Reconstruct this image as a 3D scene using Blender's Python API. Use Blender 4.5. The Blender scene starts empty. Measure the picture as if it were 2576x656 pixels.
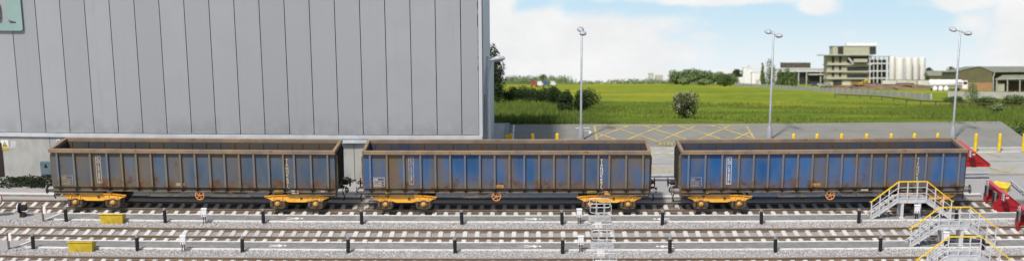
import bpy, bmesh, math, random
import numpy as np
from mathutils import Matrix, Vector
R = math.radians
sc = bpy.context.scene
COL = sc.collection
random.seed(7)

# ------------------------------------------------------------------ camera
F, PXC, PYC, HCAM, PITCH = 3500.0, 1350.0, 327.0, 22.8, R(14)
SP, CP = math.sin(PITCH), math.cos(PITCH)
cam_d = bpy.data.cameras.new('camera')
cam = bpy.data.objects.new('camera', cam_d); COL.objects.link(cam)
cam.location = (0, 0, HCAM); cam.rotation_euler = (R(90) - PITCH, 0, 0)
cam_d.sensor_fit = 'HORIZONTAL'; cam_d.sensor_width = 36
cam_d.lens = F / 2576 * 36; cam_d.shift_x = -(PXC - 1288) / 2576
cam_d.dof.use_dof = True; cam_d.dof.focus_distance = 76; cam_d.dof.aperture_fstop = .42
cam_d.clip_start = 1; cam_d.clip_end = 6000
sc.camera = cam

def W(px, py, z=0.0):
    """the point of the level yard at height z that a photo position (2576 x 656) falls on"""
    v = (PYC - py) / F
    t = (HCAM - z) / (SP - v * CP)
    return Vector(((px - PXC) / F * t, t * (CP + v * SP), z))
def bend(x):                                   # the whole yard lies on a very wide curve
    return 0.6 * ((x + 1.35) / 28) ** 2
def bslope(x):
    return 1.2 * (x + 1.35) / 784

# the valley behind the yard falls away at 11.57 degrees: frame of the sloping land
A = R(11.57); CA, SA = math.cos(A), math.sin(A)
E1, E2 = Vector((0, CA, -SA)), Vector((0, SA, CA))
HB = HCAM * CA - 92.6 * SA
ORG = Vector((0, 0, HCAM)) - HB * E2
BG = Matrix(((1, 0, 0, ORG.x), (0, E1.y, E2.y, ORG.y), (0, E1.z, E2.z, ORG.z), (0, 0, 0, 1)))
def D(py): return HB * F / (py - 178.5)         # distance of a point of the sloping land
def BX(px, d): return (px - PXC) / F * d

# ------------------------------------------------------------------ materials
def nt(m):
    m.use_nodes = True
    t = m.node_tree; t.nodes.clear()
    out = t.nodes.new('ShaderNodeOutputMaterial'); b = t.nodes.new('ShaderNodeBsdfPrincipled')
    t.links.new(b.outputs[0], out.inputs[0])
    return t, b
class G:
    """small node-building helper"""
    def __init__(s, t):
        s.t = t; s.tc = t.nodes.new('ShaderNodeTexCoord').outputs['Object']
    def n(s, typ, **kw):
        x = s.t.nodes.new(typ)
        for k, v in kw.items(): setattr(x, k, v)
        return x
    def put(s, sock, v):
        if hasattr(v, 'is_output'): s.t.links.new(v, sock)
        else: sock.default_value = v
    def map(s, scale=(1, 1, 1), loc=(0, 0, 0), vec=None):
        m = s.n('ShaderNodeMapping'); s.put(m.inputs[0], vec or s.tc)
        m.inputs['Location'].default_value = loc; m.inputs['Scale'].default_value = scale
        return m.outputs[0]
    def noise(s, scale, detail=4, rough=.55, vec=None, dist=0):
        x = s.n('ShaderNodeTexNoise'); s.put(x.inputs['Vector'], vec or s.tc)
        x.inputs['Scale'].default_value = scale; x.inputs['Detail'].default_value = detail
        x.inputs['Roughness'].default_value = rough; x.inputs['Distortion'].default_value = dist
        return x.outputs[0]
    def voro(s, scale, vec=None, out='Color'):
        x = s.n('ShaderNodeTexVoronoi'); s.put(x.inputs['Vector'], vec or s.tc); x.inputs['Scale'].default_value = scale
        return x.outputs[out]
    def ramp(s, fac, a, b, lo=0.0, hi=1.0):
        x = s.n('ShaderNodeMapRange', interpolation_type='SMOOTHSTEP'); s.put(x.inputs[0], fac)
        for i, v in enumerate((a, b, lo, hi)): x.inputs[i + 1].default_value = v
        return x.outputs[0]
    def mth(s, op, a, b=0.0, c=0.0):
        x = s.n('ShaderNodeMath', operation=op)
        s.put(x.inputs[0], a); s.put(x.inputs[1], b); s.put(x.inputs[2], c)
        return x.outputs[0]
    def mix(s, fac, a, b):
        x = s.n('ShaderNodeMix', data_type='RGBA'); s.put(x.inputs['Factor'], fac)
        for k, v in (('A', a), ('B', b)):
            sock = [i for i in x.inputs if i.name == k and i.type == 'RGBA'][0]
            s.put(sock, v if hasattr(v, 'is_output') else (*v[:3], 1))
        return [o for o in x.outputs if o.type == 'RGBA'][0]
    def sep(s, vec=None):
        x = s.n('ShaderNodeSeparateXYZ'); s.put(x.inputs[0], vec or s.tc); return x.outputs
    def bump(s, b, h, strength=.4, dist=.02):
        x = s.n('ShaderNodeBump'); x.inputs['Strength'].default_value = strength; x.inputs['Distance'].default_value = dist
        s.put(x.inputs['Height'], h); s.t.links.new(x.outputs[0], b.inputs['Normal'])
MATS = {}
def mat(name, c, c2=None, rough=.7, metal=0, scale=2.0, detail=5, lo=.35, hi=.65, stretch=(1, 1, 1), bump=0, bscale=30, bdist=.01, spec=.35, c3=None, s3=12, t3=(.6, .7)):
    if name in MATS: return MATS[name]
    m = bpy.data.materials.new(name); t, b = nt(m); g = G(t)
    c2 = c2 or tuple(x * .78 for x in c)
    f = g.ramp(g.noise(scale, detail, .6, g.map(stretch)), lo, hi)
    col = g.mix(f, c, c2)
    if c3: col = g.mix(g.ramp(g.noise(s3, 6, .65, g.map((1, 1, 1), (3, 7, 1))), t3[0], t3[1]), col, c3)
    t.links.new(col, b.inputs['Base Color'])
    b.inputs['Roughness'].default_value = rough; b.inputs['Metallic'].default_value = metal
    b.inputs['Specular IOR Level'].default_value = spec
    if bump: g.bump(b, g.noise(bscale, 4), bump, bdist)
    MATS[name] = m
    return m

def shade_stain(g, col):
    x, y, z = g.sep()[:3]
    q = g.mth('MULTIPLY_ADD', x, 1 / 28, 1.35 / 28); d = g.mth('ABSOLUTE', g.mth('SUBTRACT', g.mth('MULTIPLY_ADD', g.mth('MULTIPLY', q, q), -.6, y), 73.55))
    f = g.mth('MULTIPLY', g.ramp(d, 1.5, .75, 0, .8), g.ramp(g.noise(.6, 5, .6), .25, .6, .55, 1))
    col = g.mix(f, col, (.065, .056, .046))                                   # shade under the wagons painted into the ballast colour, with some oily grime
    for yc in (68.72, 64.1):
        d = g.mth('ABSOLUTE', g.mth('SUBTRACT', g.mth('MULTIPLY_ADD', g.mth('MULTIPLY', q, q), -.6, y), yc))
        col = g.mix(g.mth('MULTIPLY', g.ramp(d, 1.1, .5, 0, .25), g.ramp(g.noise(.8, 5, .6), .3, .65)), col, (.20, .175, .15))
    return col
def ballast_mat(name, c, c2, rough, **kw):
    m = bpy.data.materials.new(name); t, b = nt(m); g = G(t)
    col = g.mix(g.ramp(g.noise(14, 6, .6), .3, .7), c, c2)
    col = g.mix(g.ramp(g.noise(.5, 5, .6), .4, .7, 0, .5), col, tuple(v * .8 for v in c))
    t.links.new(shade_stain(g, col), b.inputs['Base Color']); b.inputs['Roughness'].default_value = rough; b.inputs['Specular IOR Level'].default_value = .2
    g.bump(b, g.noise(22, 4), .9, .05)
    return m
def park_mat(name, c, c2, rough, **kw):
    m = bpy.data.materials.new(name); t, b = nt(m); g = G(t); x, y, z = g.sep()[:3]
    n = g.noise(.45, 7, .62)
    col = g.mix(g.ramp(n, .35, .65), c, c2)
    # paler paving on the near lane, its brighter light put into the colour
    lane = g.ramp(g.mth('MULTIPLY_ADD', n, .5, y), 86.75, 86.55)
    col = g.mix(lane, col, g.mix(g.ramp(g.noise(.7, 7, .65, g.map((.5, 1, 1))), .35, .65), (.315, .305, .28), (.265, .257, .238)))
    col = g.mix(g.ramp(g.noise(.9, 5, .6, g.map((1, 1, 1), (5, 3, 0))), .60, .70, 0, .35), col, (.10, .097, .09))          # oil stains
    col = g.mix(g.ramp(g.noise(.5, 4, .6, g.map((.12, 2.5, 1), (2, 0, 0))), .56, .68, 0, .3), col, (.12, .115, .108))       # tyre marks
    t.links.new(col, b.inputs['Base Color']); b.inputs['Roughness'].default_value = rough; b.inputs['Specular IOR Level'].default_value = .3
    g.bump(b, g.noise(40, 4), .25, .01)
    return m
def clad_mat(name, c, c2, rough, **kw):
    m = bpy.data.materials.new(name); t, b = nt(m); g = G(t); x, y, z = g.sep()[:3]
    pn = g.n('ShaderNodeTexWhiteNoise', noise_dimensions='1D'); g.put(pn.inputs[1], g.mth('FLOOR', g.mth('MULTIPLY_ADD', x, 1 / 1.45, 4.39 / 1.45)))
    col = g.mix(pn.outputs[0], c, tuple(v * .89 for v in c))
    col = g.mix(g.ramp(g.noise(.5, 4, .6), .4, .7, 0, .6), col, tuple(v * .92 for v in c))
    col = g.mix(g.ramp(g.noise(2.4, 4, .6, g.map((1.6, 1, .06))), .55, .8, 0, .35), col, tuple(v * .78 for v in c))       # rain streaks
    col = g.mix(g.mth('MULTIPLY', g.ramp(z, 4.2, 2.7, 0, .55), g.ramp(g.noise(1.2, 5, .65), .35, .65)), col, tuple(v * .66 for v in (c[0], c[0], c[0])))  # splash dirt
    t.links.new(col, b.inputs['Base Color']); b.inputs['Roughness'].default_value = rough; b.inputs['Specular IOR Level'].default_value = .4
    return m
def wagon_paint(name, seed, mud, blue=(.035, .085, .28), dark=False, light=1.0):
    m = bpy.data.materials.new(name); t, b = nt(m); g = G(t)
    x, y, z = g.sep()[:3]
    bay = g.n('ShaderNodeTexWhiteNoise', noise_dimensions='1D')
    g.put(bay.inputs[1], g.mth('FLOOR', g.mth('MULTIPLY_ADD', x, 1 / .806, .5 + seed * 17)))
    big = g.noise(.55, 3, .5, g.map((1, 1, .45), (seed * 5.3, seed, 0)))
    med = g.noise(2.2, 5, .62, g.map((1, 1, .7), (seed * 3.1, 0, seed)))
    strk = g.noise(5, 3, .5, g.map((2.2, 2.2, .22), (seed, 0, 0)))
    s = g.mth('MULTIPLY_ADD', bay.outputs[0], .16, g.mth('MULTIPLY', big, .75))
    s = g.mth('MULTIPLY_ADD', med, .28, s); s = g.mth('MULTIPLY_ADD', strk, .14, s)
    # dirt thickest just under the rim and along the bottom edge of the sheets
    topd = g.ramp(z, 2.9, 3.5, 0, .10); botd = g.ramp(z, 2.15, 1.5, 0, .16)
    s = g.mth('ADD', g.mth('ADD', s, topd), botd)
    s = g.mth('MULTIPLY_ADD', g.mth('COSINE', g.mth('MULTIPLY_ADD', x, 6.2832 / .797, 3.1416 * 1.53)), .05, s)
    f = g.ramp(s, .72 - mud, 1.20 - mud)
    mudc = g.mix(g.ramp(g.noise(1.1, 4, .5, g.map((1, 1, .5), (seed, 2, 0))), .35, .65), (.118, .100, .068), (.145, .098, .050))
    col = g.mix(f, g.mix(g.ramp(big, .3, .7), blue, tuple(v * 1.5 + .015 for v in blue)), mudc)
    rz = g.ramp(z, 2.5, 1.6, -.045, .10)
    rn = g.mth('ADD', g.noise(1.9, 8, .72, g.map((1, 1, .8), (seed * 9, 4, seed * 2))), rz)
    col = g.mix(g.ramp(rn, .53, .70), col, g.mix(g.ramp(med, .4, .6), (.135, .065, .028), (.085, .045, .025)))
    dn = g.noise(9, 6, .7, g.map((1, 1, .5), (seed, seed, 1)))
    col = g.mix(g.ramp(dn, .58, .75, 0, .45), col, (.05, .04, .032))
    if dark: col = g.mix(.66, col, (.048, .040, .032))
    if light != 1: col = g.mix(.2, col, (.30, .275, .225))
    t.links.new(col, b.inputs['Base Color'])
    b.inputs['Roughness'].default_value = .62; b.inputs['Specular IOR Level'].default_value = .3
    g.bump(b, g.noise(3.0, 5, .6), .25, .02)
    return m

m_rim = mat('rusty_rim', (.25, .170, .105), (.175, .130, .09), .75, scale=1.3, detail=6, c3=(.16, .075, .03), s3=2.2, bump=.15)
m_underframe = mat('muddy_steel', (.165, .125, .08), (.10, .08, .058), .8, scale=3, c3=(.17, .11, .055), s3=5)
m_dark = mat('dark_grime', (.035, .03, .026), (.02, .018, .016), .8, scale=4)
m_bogie = mat('yellow_bogie_paint', (.88, .46, .06), (.78, .37, .05), .6, scale=2.5, c3=(.12, .06, .025), s3=3.6, t3=(.61, .67), bump=.2)
m_cap = mat('axle_cap_paint', (.66, .32, .06), (.45, .2, .04), .55, scale=8)
m_axle = mat('oily_brown_steel', (.13, .095, .06), (.07, .055, .04), .6, scale=8)
m_tread = mat('wheel_steel', (.18, .14, .11), (.1, .08, .06), .5, .4, scale=5)
m_hand = mat('orange_handwheel', (.72, .28, .07), (.6, .22, .05), .5, scale=6)
m_tank = mat('brown_tank', (.16, .125, .08), (.10, .08, .055), .6, scale=4)
m_cream = mat('cream_lettering', (.62, .47, .27), (.40, .27, .14), .7, scale=6, lo=.45, hi=.75)
m_white_let = mat('white_lettering', (.72, .70, .66), (.50, .46, .40), .7, scale=6, lo=.5, hi=.8)
m_plate_or = mat('orange_plate', (.62, .30, .08), (.5, .26, .1), .6, scale=8)
m_plate_pale = mat('pale_plate', (.52, .42, .30), (.35, .27, .18), .6, scale=8)
m_plate_yel = mat('tarnished_yellow', (.35, .24, .04), (.2, .14, .03), .6, scale=8)
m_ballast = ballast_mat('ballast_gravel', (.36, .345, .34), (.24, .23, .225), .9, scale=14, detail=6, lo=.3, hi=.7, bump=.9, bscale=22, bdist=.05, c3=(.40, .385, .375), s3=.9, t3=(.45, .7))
m_sleeper = mat('concrete_sleeper', (.55, .54, .51), (.45, .435, .405), .8, scale=3, c3=(.40, .36, .31), s3=5, t3=(.58, .75), bump=.1)
m_rail = mat('rusty_rail', (.20, .145, .10), (.145, .105, .075), .6, scale=4, detail=6, stretch=(.3, 1, 1))
m_railhead = mat('worn_rail_head', (.36, .27, .20), (.25, .19, .14), .4, .3, scale=4, stretch=(.2, 1, 1))
m_walk = mat('walkway_asphalt', (.195, .192, .182), (.155, .152, .145), .85, scale=3, bump=.3, bscale=60, bdist=.006, c3=(.24, .235, .22), s3=1.4, t3=(.5, .7))
m_line = mat('worn_white_paint', (.70, .69, .66), (.52, .51, .49), .7, scale=5, lo=.4, hi=.75)
m_carpark = park_mat('carpark_asphalt', (.205, .198, .170), (.178, .172, .15), .9, scale=.45, detail=7, bump=.25, bscale=40, bdist=.01, c3=(.315, .308, .29), s3=.22, t3=(.42, .68))
m_yline = mat('worn_yellow_paint', (.50, .37, .07), (.29, .25, .13), .75, scale=2.2, detail=7, lo=.36, hi=.64)
m_wline = mat('faded_white_paint', (.68, .67, .64), (.42, .42, .40), .75, scale=2.2, detail=7, lo=.45, hi=.72)
m_pave = mat('pavement_concrete', (.40, .385, .355), (.33, .32, .295), .85, scale=1.2)
m_kerb = mat('kerb_stone', (.27, .26, .245), (.2, .195, .185), .85, scale=2)
m_clad = clad_mat('grey_cladding', (.335, .346, .362), (.365, .377, .39), .5, scale=.35, detail=3, spec=.4, c3=(.345, .355, .37), s3=.18, t3=(.5, .75))
m_clad_side = mat('lightened_side_cladding', (.52, .53, .535), (.48, .49, .50), .5, scale=.4)  # lighter than the front, making up in colour for the missing sun
m_gap = mat('dark_joint', (.02, .02, .022), None, .9)
m_conc = mat('wall_concrete', (.40, .40, .375), (.33, .33, .31), .85, scale=1.3, stretch=(1, 1, .5), c3=(.26, .26, .235), s3=1.0, t3=(.55, .75))
m_ledge = mat('pale_ledge', (.52, .54, .56), (.44, .46, .48), .5, scale=1)
m_door = mat('dark_door', (.025, .02, .02), (.04, .02, .018), .6)
m_teal = mat('teal_sign_panel', (.265, .385, .35), (.24, .355, .325), .45, scale=.8)
m_elec = mat('grey_blue_cabinet', (.13, .19, .22), (.10, .15, .17), .5)
m_black = mat('black_plastic', (.014, .014, .015), (.022, .021, .021), .5, scale=4)
m_greycap = mat('grey_cap', (.19, .19, .185), (.14, .14, .135), .6)
m_white = mat('white_enamel', (.76, .76, .77), (.68, .68, .68), .4, scale=6)
m_red = mat('red_paint', (.40, .010, .018), (.31, .010, .016), .4, scale=1.5, c3=(.22, .02, .02), s3=3, t3=(.6, .75), spec=.5)
m_redtop = mat('light_red', (.46, .04, .055), (.38, .03, .045), .45, scale=2)  # lighter red on the sloping flanges and beam top
m_blue_dot = mat('blue_button', (.03, .08, .45), None, .4)
m_red_dot = mat('red_button', (.5, .02, .02), None, .4)
m_ybin = mat('yellow_plastic', (.62, .45, .03), (.48, .33, .025), .6, scale=2.2, c3=(.30, .22, .07), s3=3.4, t3=(.56, .72), bump=.12)
m_yboll = mat('yellow_bollard_paint', (.72, .50, .02), (.6, .4, .02), .45, scale=3)
m_lamp = mat('galvanised_grey', (.36, .37, .39), (.30, .31, .33), .45, .2, scale=3)
m_lamphead = mat('pale_lamp_shell', (.38, .395, .41), (.33, .345, .36), .4, scale=3)
m_lens = mat('lamp_lens', (.42, .42, .41), None, .2)
m_bridge = mat('pale_grey_steel', (.56, .56, .57), (.48, .48, .49), .5, scale=3, c3=(.38, .37, .36), s3=4, t3=(.6, .75))
m_tread2 = mat('grating', (.42, .42, .42), (.33, .33, .33), .6, scale=12)
m_hrail = mat('yellow_handrail', (.80, .52, .015), (.7, .45, .015), .4, scale=3)
m_mesh = mat('ribbed_panel', (.40, .405, .41), (.33, .335, .34), .55, scale=6)
m_hoop = mat('bright_steel_tube', (.58, .59, .60), (.50, .51, .52), .35, .3, scale=5)
m_slab = mat('pale_step_slab', (.50, .49, .45), (.43, .42, .39), .8, scale=4)
m_paper = mat('white_paper', (.55, .55, .56), None, .7)
m_warn = mat('warning_yellow', (.55, .42, .03), None, .5)
m_grass = None

# ------------------------------------------------------------------ mesh builder
class MB:
    def __init__(s): s.v = []; s.f = []; s.mi = []; s.sm = []; s.mats = []
    def mid(s, m):
        if m not in s.mats: s.mats.append(m)
        return s.mats.index(m)
    def add(s, vs, fs, m, smooth=False):
        o = len(s.v); k = s.mid(m); s.v += [tuple(p) for p in vs]
        for f in fs: s.f.append([o + i for i in f]); s.mi.append(k); s.sm.append(smooth)
    def box(s, c, d, m, rot=None, top=None):
        """box centred at c, sizes d; top = (sx, sy) scales the upper face"""
        x, y, z = d[0] / 2, d[1] / 2, d[2] / 2; tx, ty = top or (1, 1)
        vs = [(-x, -y, -z), (x, -y, -z), (x, y, -z), (-x, y, -z), (-x * tx, -y * ty, z), (x * tx, -y * ty, z), (x * tx, y * ty, z), (-x * tx, y * ty, z)]
        C = Vector(c)
        vs = [(rot @ Vector(p) if rot else Vector(p)) + C for p in vs]
        s.add(vs, [(3, 2, 1, 0), (4, 5, 6, 7), (0, 1, 5, 4), (1, 2, 6, 5), (2, 3, 7, 6), (3, 0, 4, 7)], m)
    def bar(s, a, b, w, h, m, up=(0, 0, 1)):
        a, b = Vector(a), Vector(b); d = b - a; L = d.length; d.normalize()
        u = Vector(up); sd = d.cross(u)
        if sd.length < 1e-4: sd = d.cross(Vector((0, 1, 0)))
        sd.normalize(); u = sd.cross(d)
        rot = Matrix((d, sd, u)).transposed()
        s.box((a + b) / 2, (L, w, h), m, rot)
    def tube(s, pts, r, m, n=8, closed=False, cap=True):
        pts = [Vector(p) for p in pts]; N = len(pts); rings = []
        rr = r if isinstance(r, (list, tuple)) else [r] * N
        prev = None
        for i, p in enumerate(pts):
            a = pts[i - 1] if (i or closed) else p; b = pts[(i + 1) % N] if (i < N - 1 or closed) else p
            d = (b - a).normalized()
            u = prev if prev is not None else (Vector((0, 0, 1)) if abs(d.z) < .9 else Vector((0, 1, 0)))
            u = (u - d * u.dot(d))
            if u.length < 1e-5: u = d.orthogonal()
            u.normalize(); prev = u; w = d.cross(u)
            rings.append([p + (u * math.cos(2 * math.pi * k / n) + w * math.sin(2 * math.pi * k / n)) * rr[i] for k in range(n)])
        vs = [q for ring in rings for q in ring]; fs = []
        for i in range(N if closed else N - 1):
            j = (i + 1) % N
            for k in range(n):
                l = (k + 1) % n
                fs.append((i * n + k, j * n + k, j * n + l, i * n + l)[::-1])
        s.add(vs, fs, m, True)
        if cap and not closed:
            s.add(rings[0], [tuple(range(n))], m); s.add(rings[-1], [tuple(range(n))[::-1]], m)
    def cyl(s, a, b, r, m, r2=None, n=14): s.tube([a, b], [r, r if r2 is None else r2], m, n)
    def lathe(s, prof, m, c=(0, 0, 0), n=18, axis='z'):
        vs = []
        for r, h in prof:
            for k in range(n):
                t = 2 * math.pi * k / n; p = (r * math.cos(t), r * math.sin(t), h)
                if axis == 'y': p = (p[0], -p[2], p[1])
                if axis == 'x': p = (p[2], p[0], p[1])
                vs.append((p[0] + c[0], p[1] + c[1], p[2] + c[2]))
        fs = [(i * n + k, i * n + (k + 1) % n, (i + 1) * n + (k + 1) % n, (i + 1) * n + k) for i in range(len(prof) - 1) for k in range(n)]
        s.add(vs, fs, m, True)
    def prism(s, poly, y0, y1, m, axis='y'):
        """polygon in (x,z) pushed from y0 to y1 (or in (x,y) pushed in z)"""
        n = len(poly)
        P = (lambda a, b, h: (a, h, b)) if axis == 'y' else ((lambda a, b, h: (a, b, h)) if axis == 'z' else (lambda a, b, h: (h, a, b)))
        vs = [P(a, b, y0) for a, b in poly] + [P(a, b, y1) for a, b in poly]
        fs = [tuple(range(n)), tuple(range(2 * n - 1, n - 1, -1))] + [(i, i + n, (i + 1) % n + n, (i + 1) % n) for i in range(n)]
        s.add(vs, fs, m)
    def mesh(s, name):
        me = bpy.data.meshes.new(name); me.from_pydata(s.v, [], s.f)
        for m in s.mats: me.materials.append(m)
        me.polygons.foreach_set('material_index', s.mi); me.polygons.foreach_set('use_smooth', s.sm)
        bm = bmesh.new(); bm.from_mesh(me); bmesh.ops.recalc_face_normals(bm, faces=bm.faces); bm.to_mesh(me); bm.free()
        return me
    def build(s, name, parent=None, loc=None):
        o = bpy.data.objects.new(name, s.mesh(name)); COL.objects.link(o)
        if parent: o.parent = parent
        if loc is not None: o.location = loc
        return o
FONT_CACHE = {}
def text_geo(s, size, align='CENTER'):
    key = (s, align)
    if key not in FONT_CACHE:
        cu = bpy.data.curves.new('lettering', 'FONT'); cu.body = s; cu.align_x = align; cu.size = 1; cu.resolution_u = 3; cu.offset = .012
        ob = bpy.data.objects.new('lettering', cu); COL.objects.link(ob)
        bpy.context.view_layer.update()
        me = bpy.data.meshes.new_from_object(ob.evaluated_get(bpy.context.evaluated_depsgraph_get()))
        FONT_CACHE[key] = ([tuple(v.co) for v in me.vertices], [tuple(p.vertices) for p in me.polygons])
        bpy.data.objects.remove(ob); bpy.data.curves.remove(cu); bpy.data.meshes.remove(me)
    v, f = FONT_CACHE[key]
    return [(a * size, b * size) for a, b, c in v], f
def put_text(mb, s, size, m, fn, align='CENTER', sx=1.0):
    v, f = text_geo(s, size, align)
    mb.add([fn(a * sx, b) for a, b in v], f, m)

def tag(o, label=None, cat=None, group=None, kind=None):
    if label: o['label'] = label
    if cat: o['category'] = cat
    if group: o['group'] = group
    if kind: o['kind'] = kind
    return o
def thing(name, loc, label, cat, group=None, rz=0, M=None):
    o = bpy.data.objects.new(name, None); COL.objects.link(o); o.empty_display_size = .2
    if M is not None: o.matrix_world = M
    else: o.location = loc; o.rotation_euler = (0, 0, rz)
    return tag(o, label, cat, group)
def bgM(x, d, h=0, rz=0): return BG @ Matrix.Translation((x, d, h)) @ Matrix.Rotation(rz, 4, 'Z')
def struct(o, label=None, cat=None):
    o['kind'] = 'structure'
    return tag(o, label, cat)
def copy_tree(o, parent=None):
    c = o.copy(); COL.objects.link(c)
    if parent: c.parent = parent
    for ch in list(o.children): copy_tree(ch, c)
    return c
bpy.context.view_layer.update()

# ------------------------------------------------------------------ light and sky
world = bpy.data.worlds.new('World'); sc.world = world; world.use_nodes = True
wn = world.node_tree
sky = wn.nodes.new('ShaderNodeTexSky'); sky.sky_type = 'NISHITA'; sky.sun_disc = False
SUN_EL, SUN_AZ = R(57), R(-152)                 # azimuth from +Y clockwise: behind the camera, a little to its left
sky.sun_elevation = SUN_EL; sky.sun_rotation = SUN_AZ
sky.air_density = 1.0; sky.dust_density = 2.5; sky.ozone_density = 1.0
bgn = wn.nodes['Background']; bgn.inputs['Strength'].default_value = .115
wn.links.new(sky.outputs[0], bgn.inputs[0])
sun_d = bpy.data.lights.new('sun', 'SUN'); sun_d.energy = 3.9; sun_d.angle = R(4); sun_d.color = (1, .965, .91)
sun = bpy.data.objects.new('sun', sun_d); COL.objects.link(sun)
dirv = Vector((math.sin(SUN_AZ) * math.cos(SUN_EL), math.cos(SUN_AZ) * math.cos(SUN_EL), math.sin(SUN_EL)))
sun.rotation_euler = dirv.to_track_quat('Z', 'Y').to_euler(); sun.location = dirv * 80
sc.view_settings.view_transform = 'Standard'; sc.view_settings.look = 'None'
sc.view_settings.exposure = 0.2; sc.view_settings.gamma = 1

# sky backdrop: a curved wall of sky far beyond the valley, with clouds
SKYR = 1300.0
sv, sf = [], []
NA = 48
for i in range(NA + 1):
    a = R(-62 + 124 * i / NA)
    for h in (-60, 900): sv.append((SKYR * math.sin(a), SKYR * math.cos(a), h))
for i in range(NA): sf.append((2 * i, 2 * i + 2, 2 * i + 3, 2 * i + 1))
me = bpy.data.meshes.new('sky'); me.from_pydata(sv, [], sf)
skyo = bpy.data.objects.new('sky', me); COL.objects.link(skyo); skyo.matrix_world = BG; struct(skyo)
m = bpy.data.materials.new('clouded_sky'); m.use_nodes = True; t = m.node_tree; t.nodes.clear(); g = G(t)
k = SKYR / F
def sx_(px): return (px - PXC) * k
def sz_(py): return (178.5 - py) * k + HB
blobs = [(1250, 150, 480, 125, 1.15), (1225, 10, 95, 110, .95), (1480, 95, 230, 72, 1.0), (1640, 140, 170, 55, .7), (1655, 66, 130, 34, .55), (1330, 62, 150, 50, .85), (1560, 186, 260, 40, .8),
         (1800, 0, 240, 18, .7), (2040, 15, 55, 30, .62), (2380, 14, 140, 30, .68), (2575, 50, 170, 190, 1.05), (2450, 60, 120, 60, .5), (2110, 88, 32, 13, .34), (1760, 92, 75, 16, .42), (1850, 186, 360, 20, .62), (1515, 2, 40, 9, .4)]
acc = None
nz = g.noise(.012, 8, .6, g.map((1, 1, 1.5)), .6); nz2 = g.noise(.045, 6, .6, g.map((1, 1, 1.4), (9, 2, 4)))
for (bx, by, rx, ry, wgt) in blobs:
    vec = g.map((1 / (rx * k), 0, 1 / (ry * k)), (-sx_(bx) / (rx * k), 0, -sz_(by) / (ry * k)))
    ln = g.n('ShaderNodeVectorMath', operation='LENGTH'); t.links.new(vec, ln.inputs[0])
    v = g.ramp(ln.outputs['Value'], 1.35, .25, 0, wgt)
    acc = v if acc is None else g.mth('MAXIMUM', acc, v)
s = g.mth('MULTIPLY_ADD', nz, 1.5, g.mth('MULTIPLY_ADD', nz2, .5, acc))
fac = g.ramp(s, 1.02, 1.66)
_, _, zz = g.sep()[:3]
blue = g.mix(g.ramp(zz, 0, 75), (.84, .925, .96), (.58, .80, .945))
cl = g.mix(g.ramp(g.noise(.010, 5, .6, g.map((1, 1, 2), (4, 1, 1))), .35, .68), (.87, .875, .885), (.97, .97, .97))
em = t.nodes.new('ShaderNodeEmission'); t.links.new(g.mix(fac, blue, cl), em.inputs[0]); em.inputs[1].default_value = .845
out = t.nodes.new('ShaderNodeOutputMaterial'); t.links.new(em.outputs[0], out.inputs[0])
me.materials.append(m)

# ------------------------------------------------------------------ ground sheets
def sheet(name, x0, x1, y0, y1, z, m, nx=1, curve=False, parent=None, kind=True):
    vs, fs = [], []
    for i in range(nx + 1):
        x = x0 + (x1 - x0) * i / nx; b = bend(x) if curve else 0
        vs += [(x, y0 + b, z), (x, y1 + b, z)]
    for i in range(nx): fs.append((2 * i, 2 * i + 2, 2 * i + 3, 2 * i + 1))
    mb = MB(); mb.add(vs, fs, m); o = mb.build(name, parent)
    if kind: o['kind'] = 'structure'
    return o
def slab(name, x0, x1, y0, y1, z0, z1, m, nx=1, curve=True, parent=None):
    vs, fs = [], []
    for i in range(nx + 1):
        x = x0 + (x1 - x0) * i / nx; b = bend(x) if curve else 0
        vs += [(x, y0 + b, z0), (x, y1 + b, z0), (x, y1 + b, z1), (x, y0 + b, z1)]
    for i in range(nx):
        for a in range(4): fs.append((4 * i + a, 4 * i + (a + 1) % 4, 4 * i + 4 + (a + 1) % 4, 4 * i + 4 + a))
    e = 4 * nx; fs += [(0, 1, 2, 3), (e + 3, e + 2, e + 1, e)]
    mb = MB(); mb.add(vs, fs, m); return mb.build(name, parent)
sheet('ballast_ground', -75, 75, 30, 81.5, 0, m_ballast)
m_earth = mat('rough_grass_bank', (.05, .085, .018), (.035, .05, .014), .95, scale=1.5, c3=(.08, .07, .03), s3=1.2)
sheet('ground', -300, 300, 81.4, 92.6, .02, m_earth)
CPZ = .16
struct(slab('car_park', -1.9, 32.1, 79.55, 92.58, -.3, CPZ, m_carpark, 30))
struct(slab('pavement', -3.15, -2.15, 80.2, 92.5, -.3, CPZ + .10, m_pave, 1, False))
struct(slab('kerb', -2.147, -1.85, 80.2, 92.5, -.3, CPZ + .12, m_kerb, 1, False))
# slab joint across the car park
sheet('slab_joint', -1.8, 32, 82.22, 82.26, CPZ + .004, m_gap, 20, True)

def strip(mb, a, b, w, z, m):
    a, b = Vector((a[0], a[1], z)), Vector((b[0], b[1], z)); d = (b - a).normalized(); n = Vector((-d.y, d.x, 0)) * w / 2
    mb.add([a - n, b - n, b + n, a + n], [(0, 1, 2, 3)], m)
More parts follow.
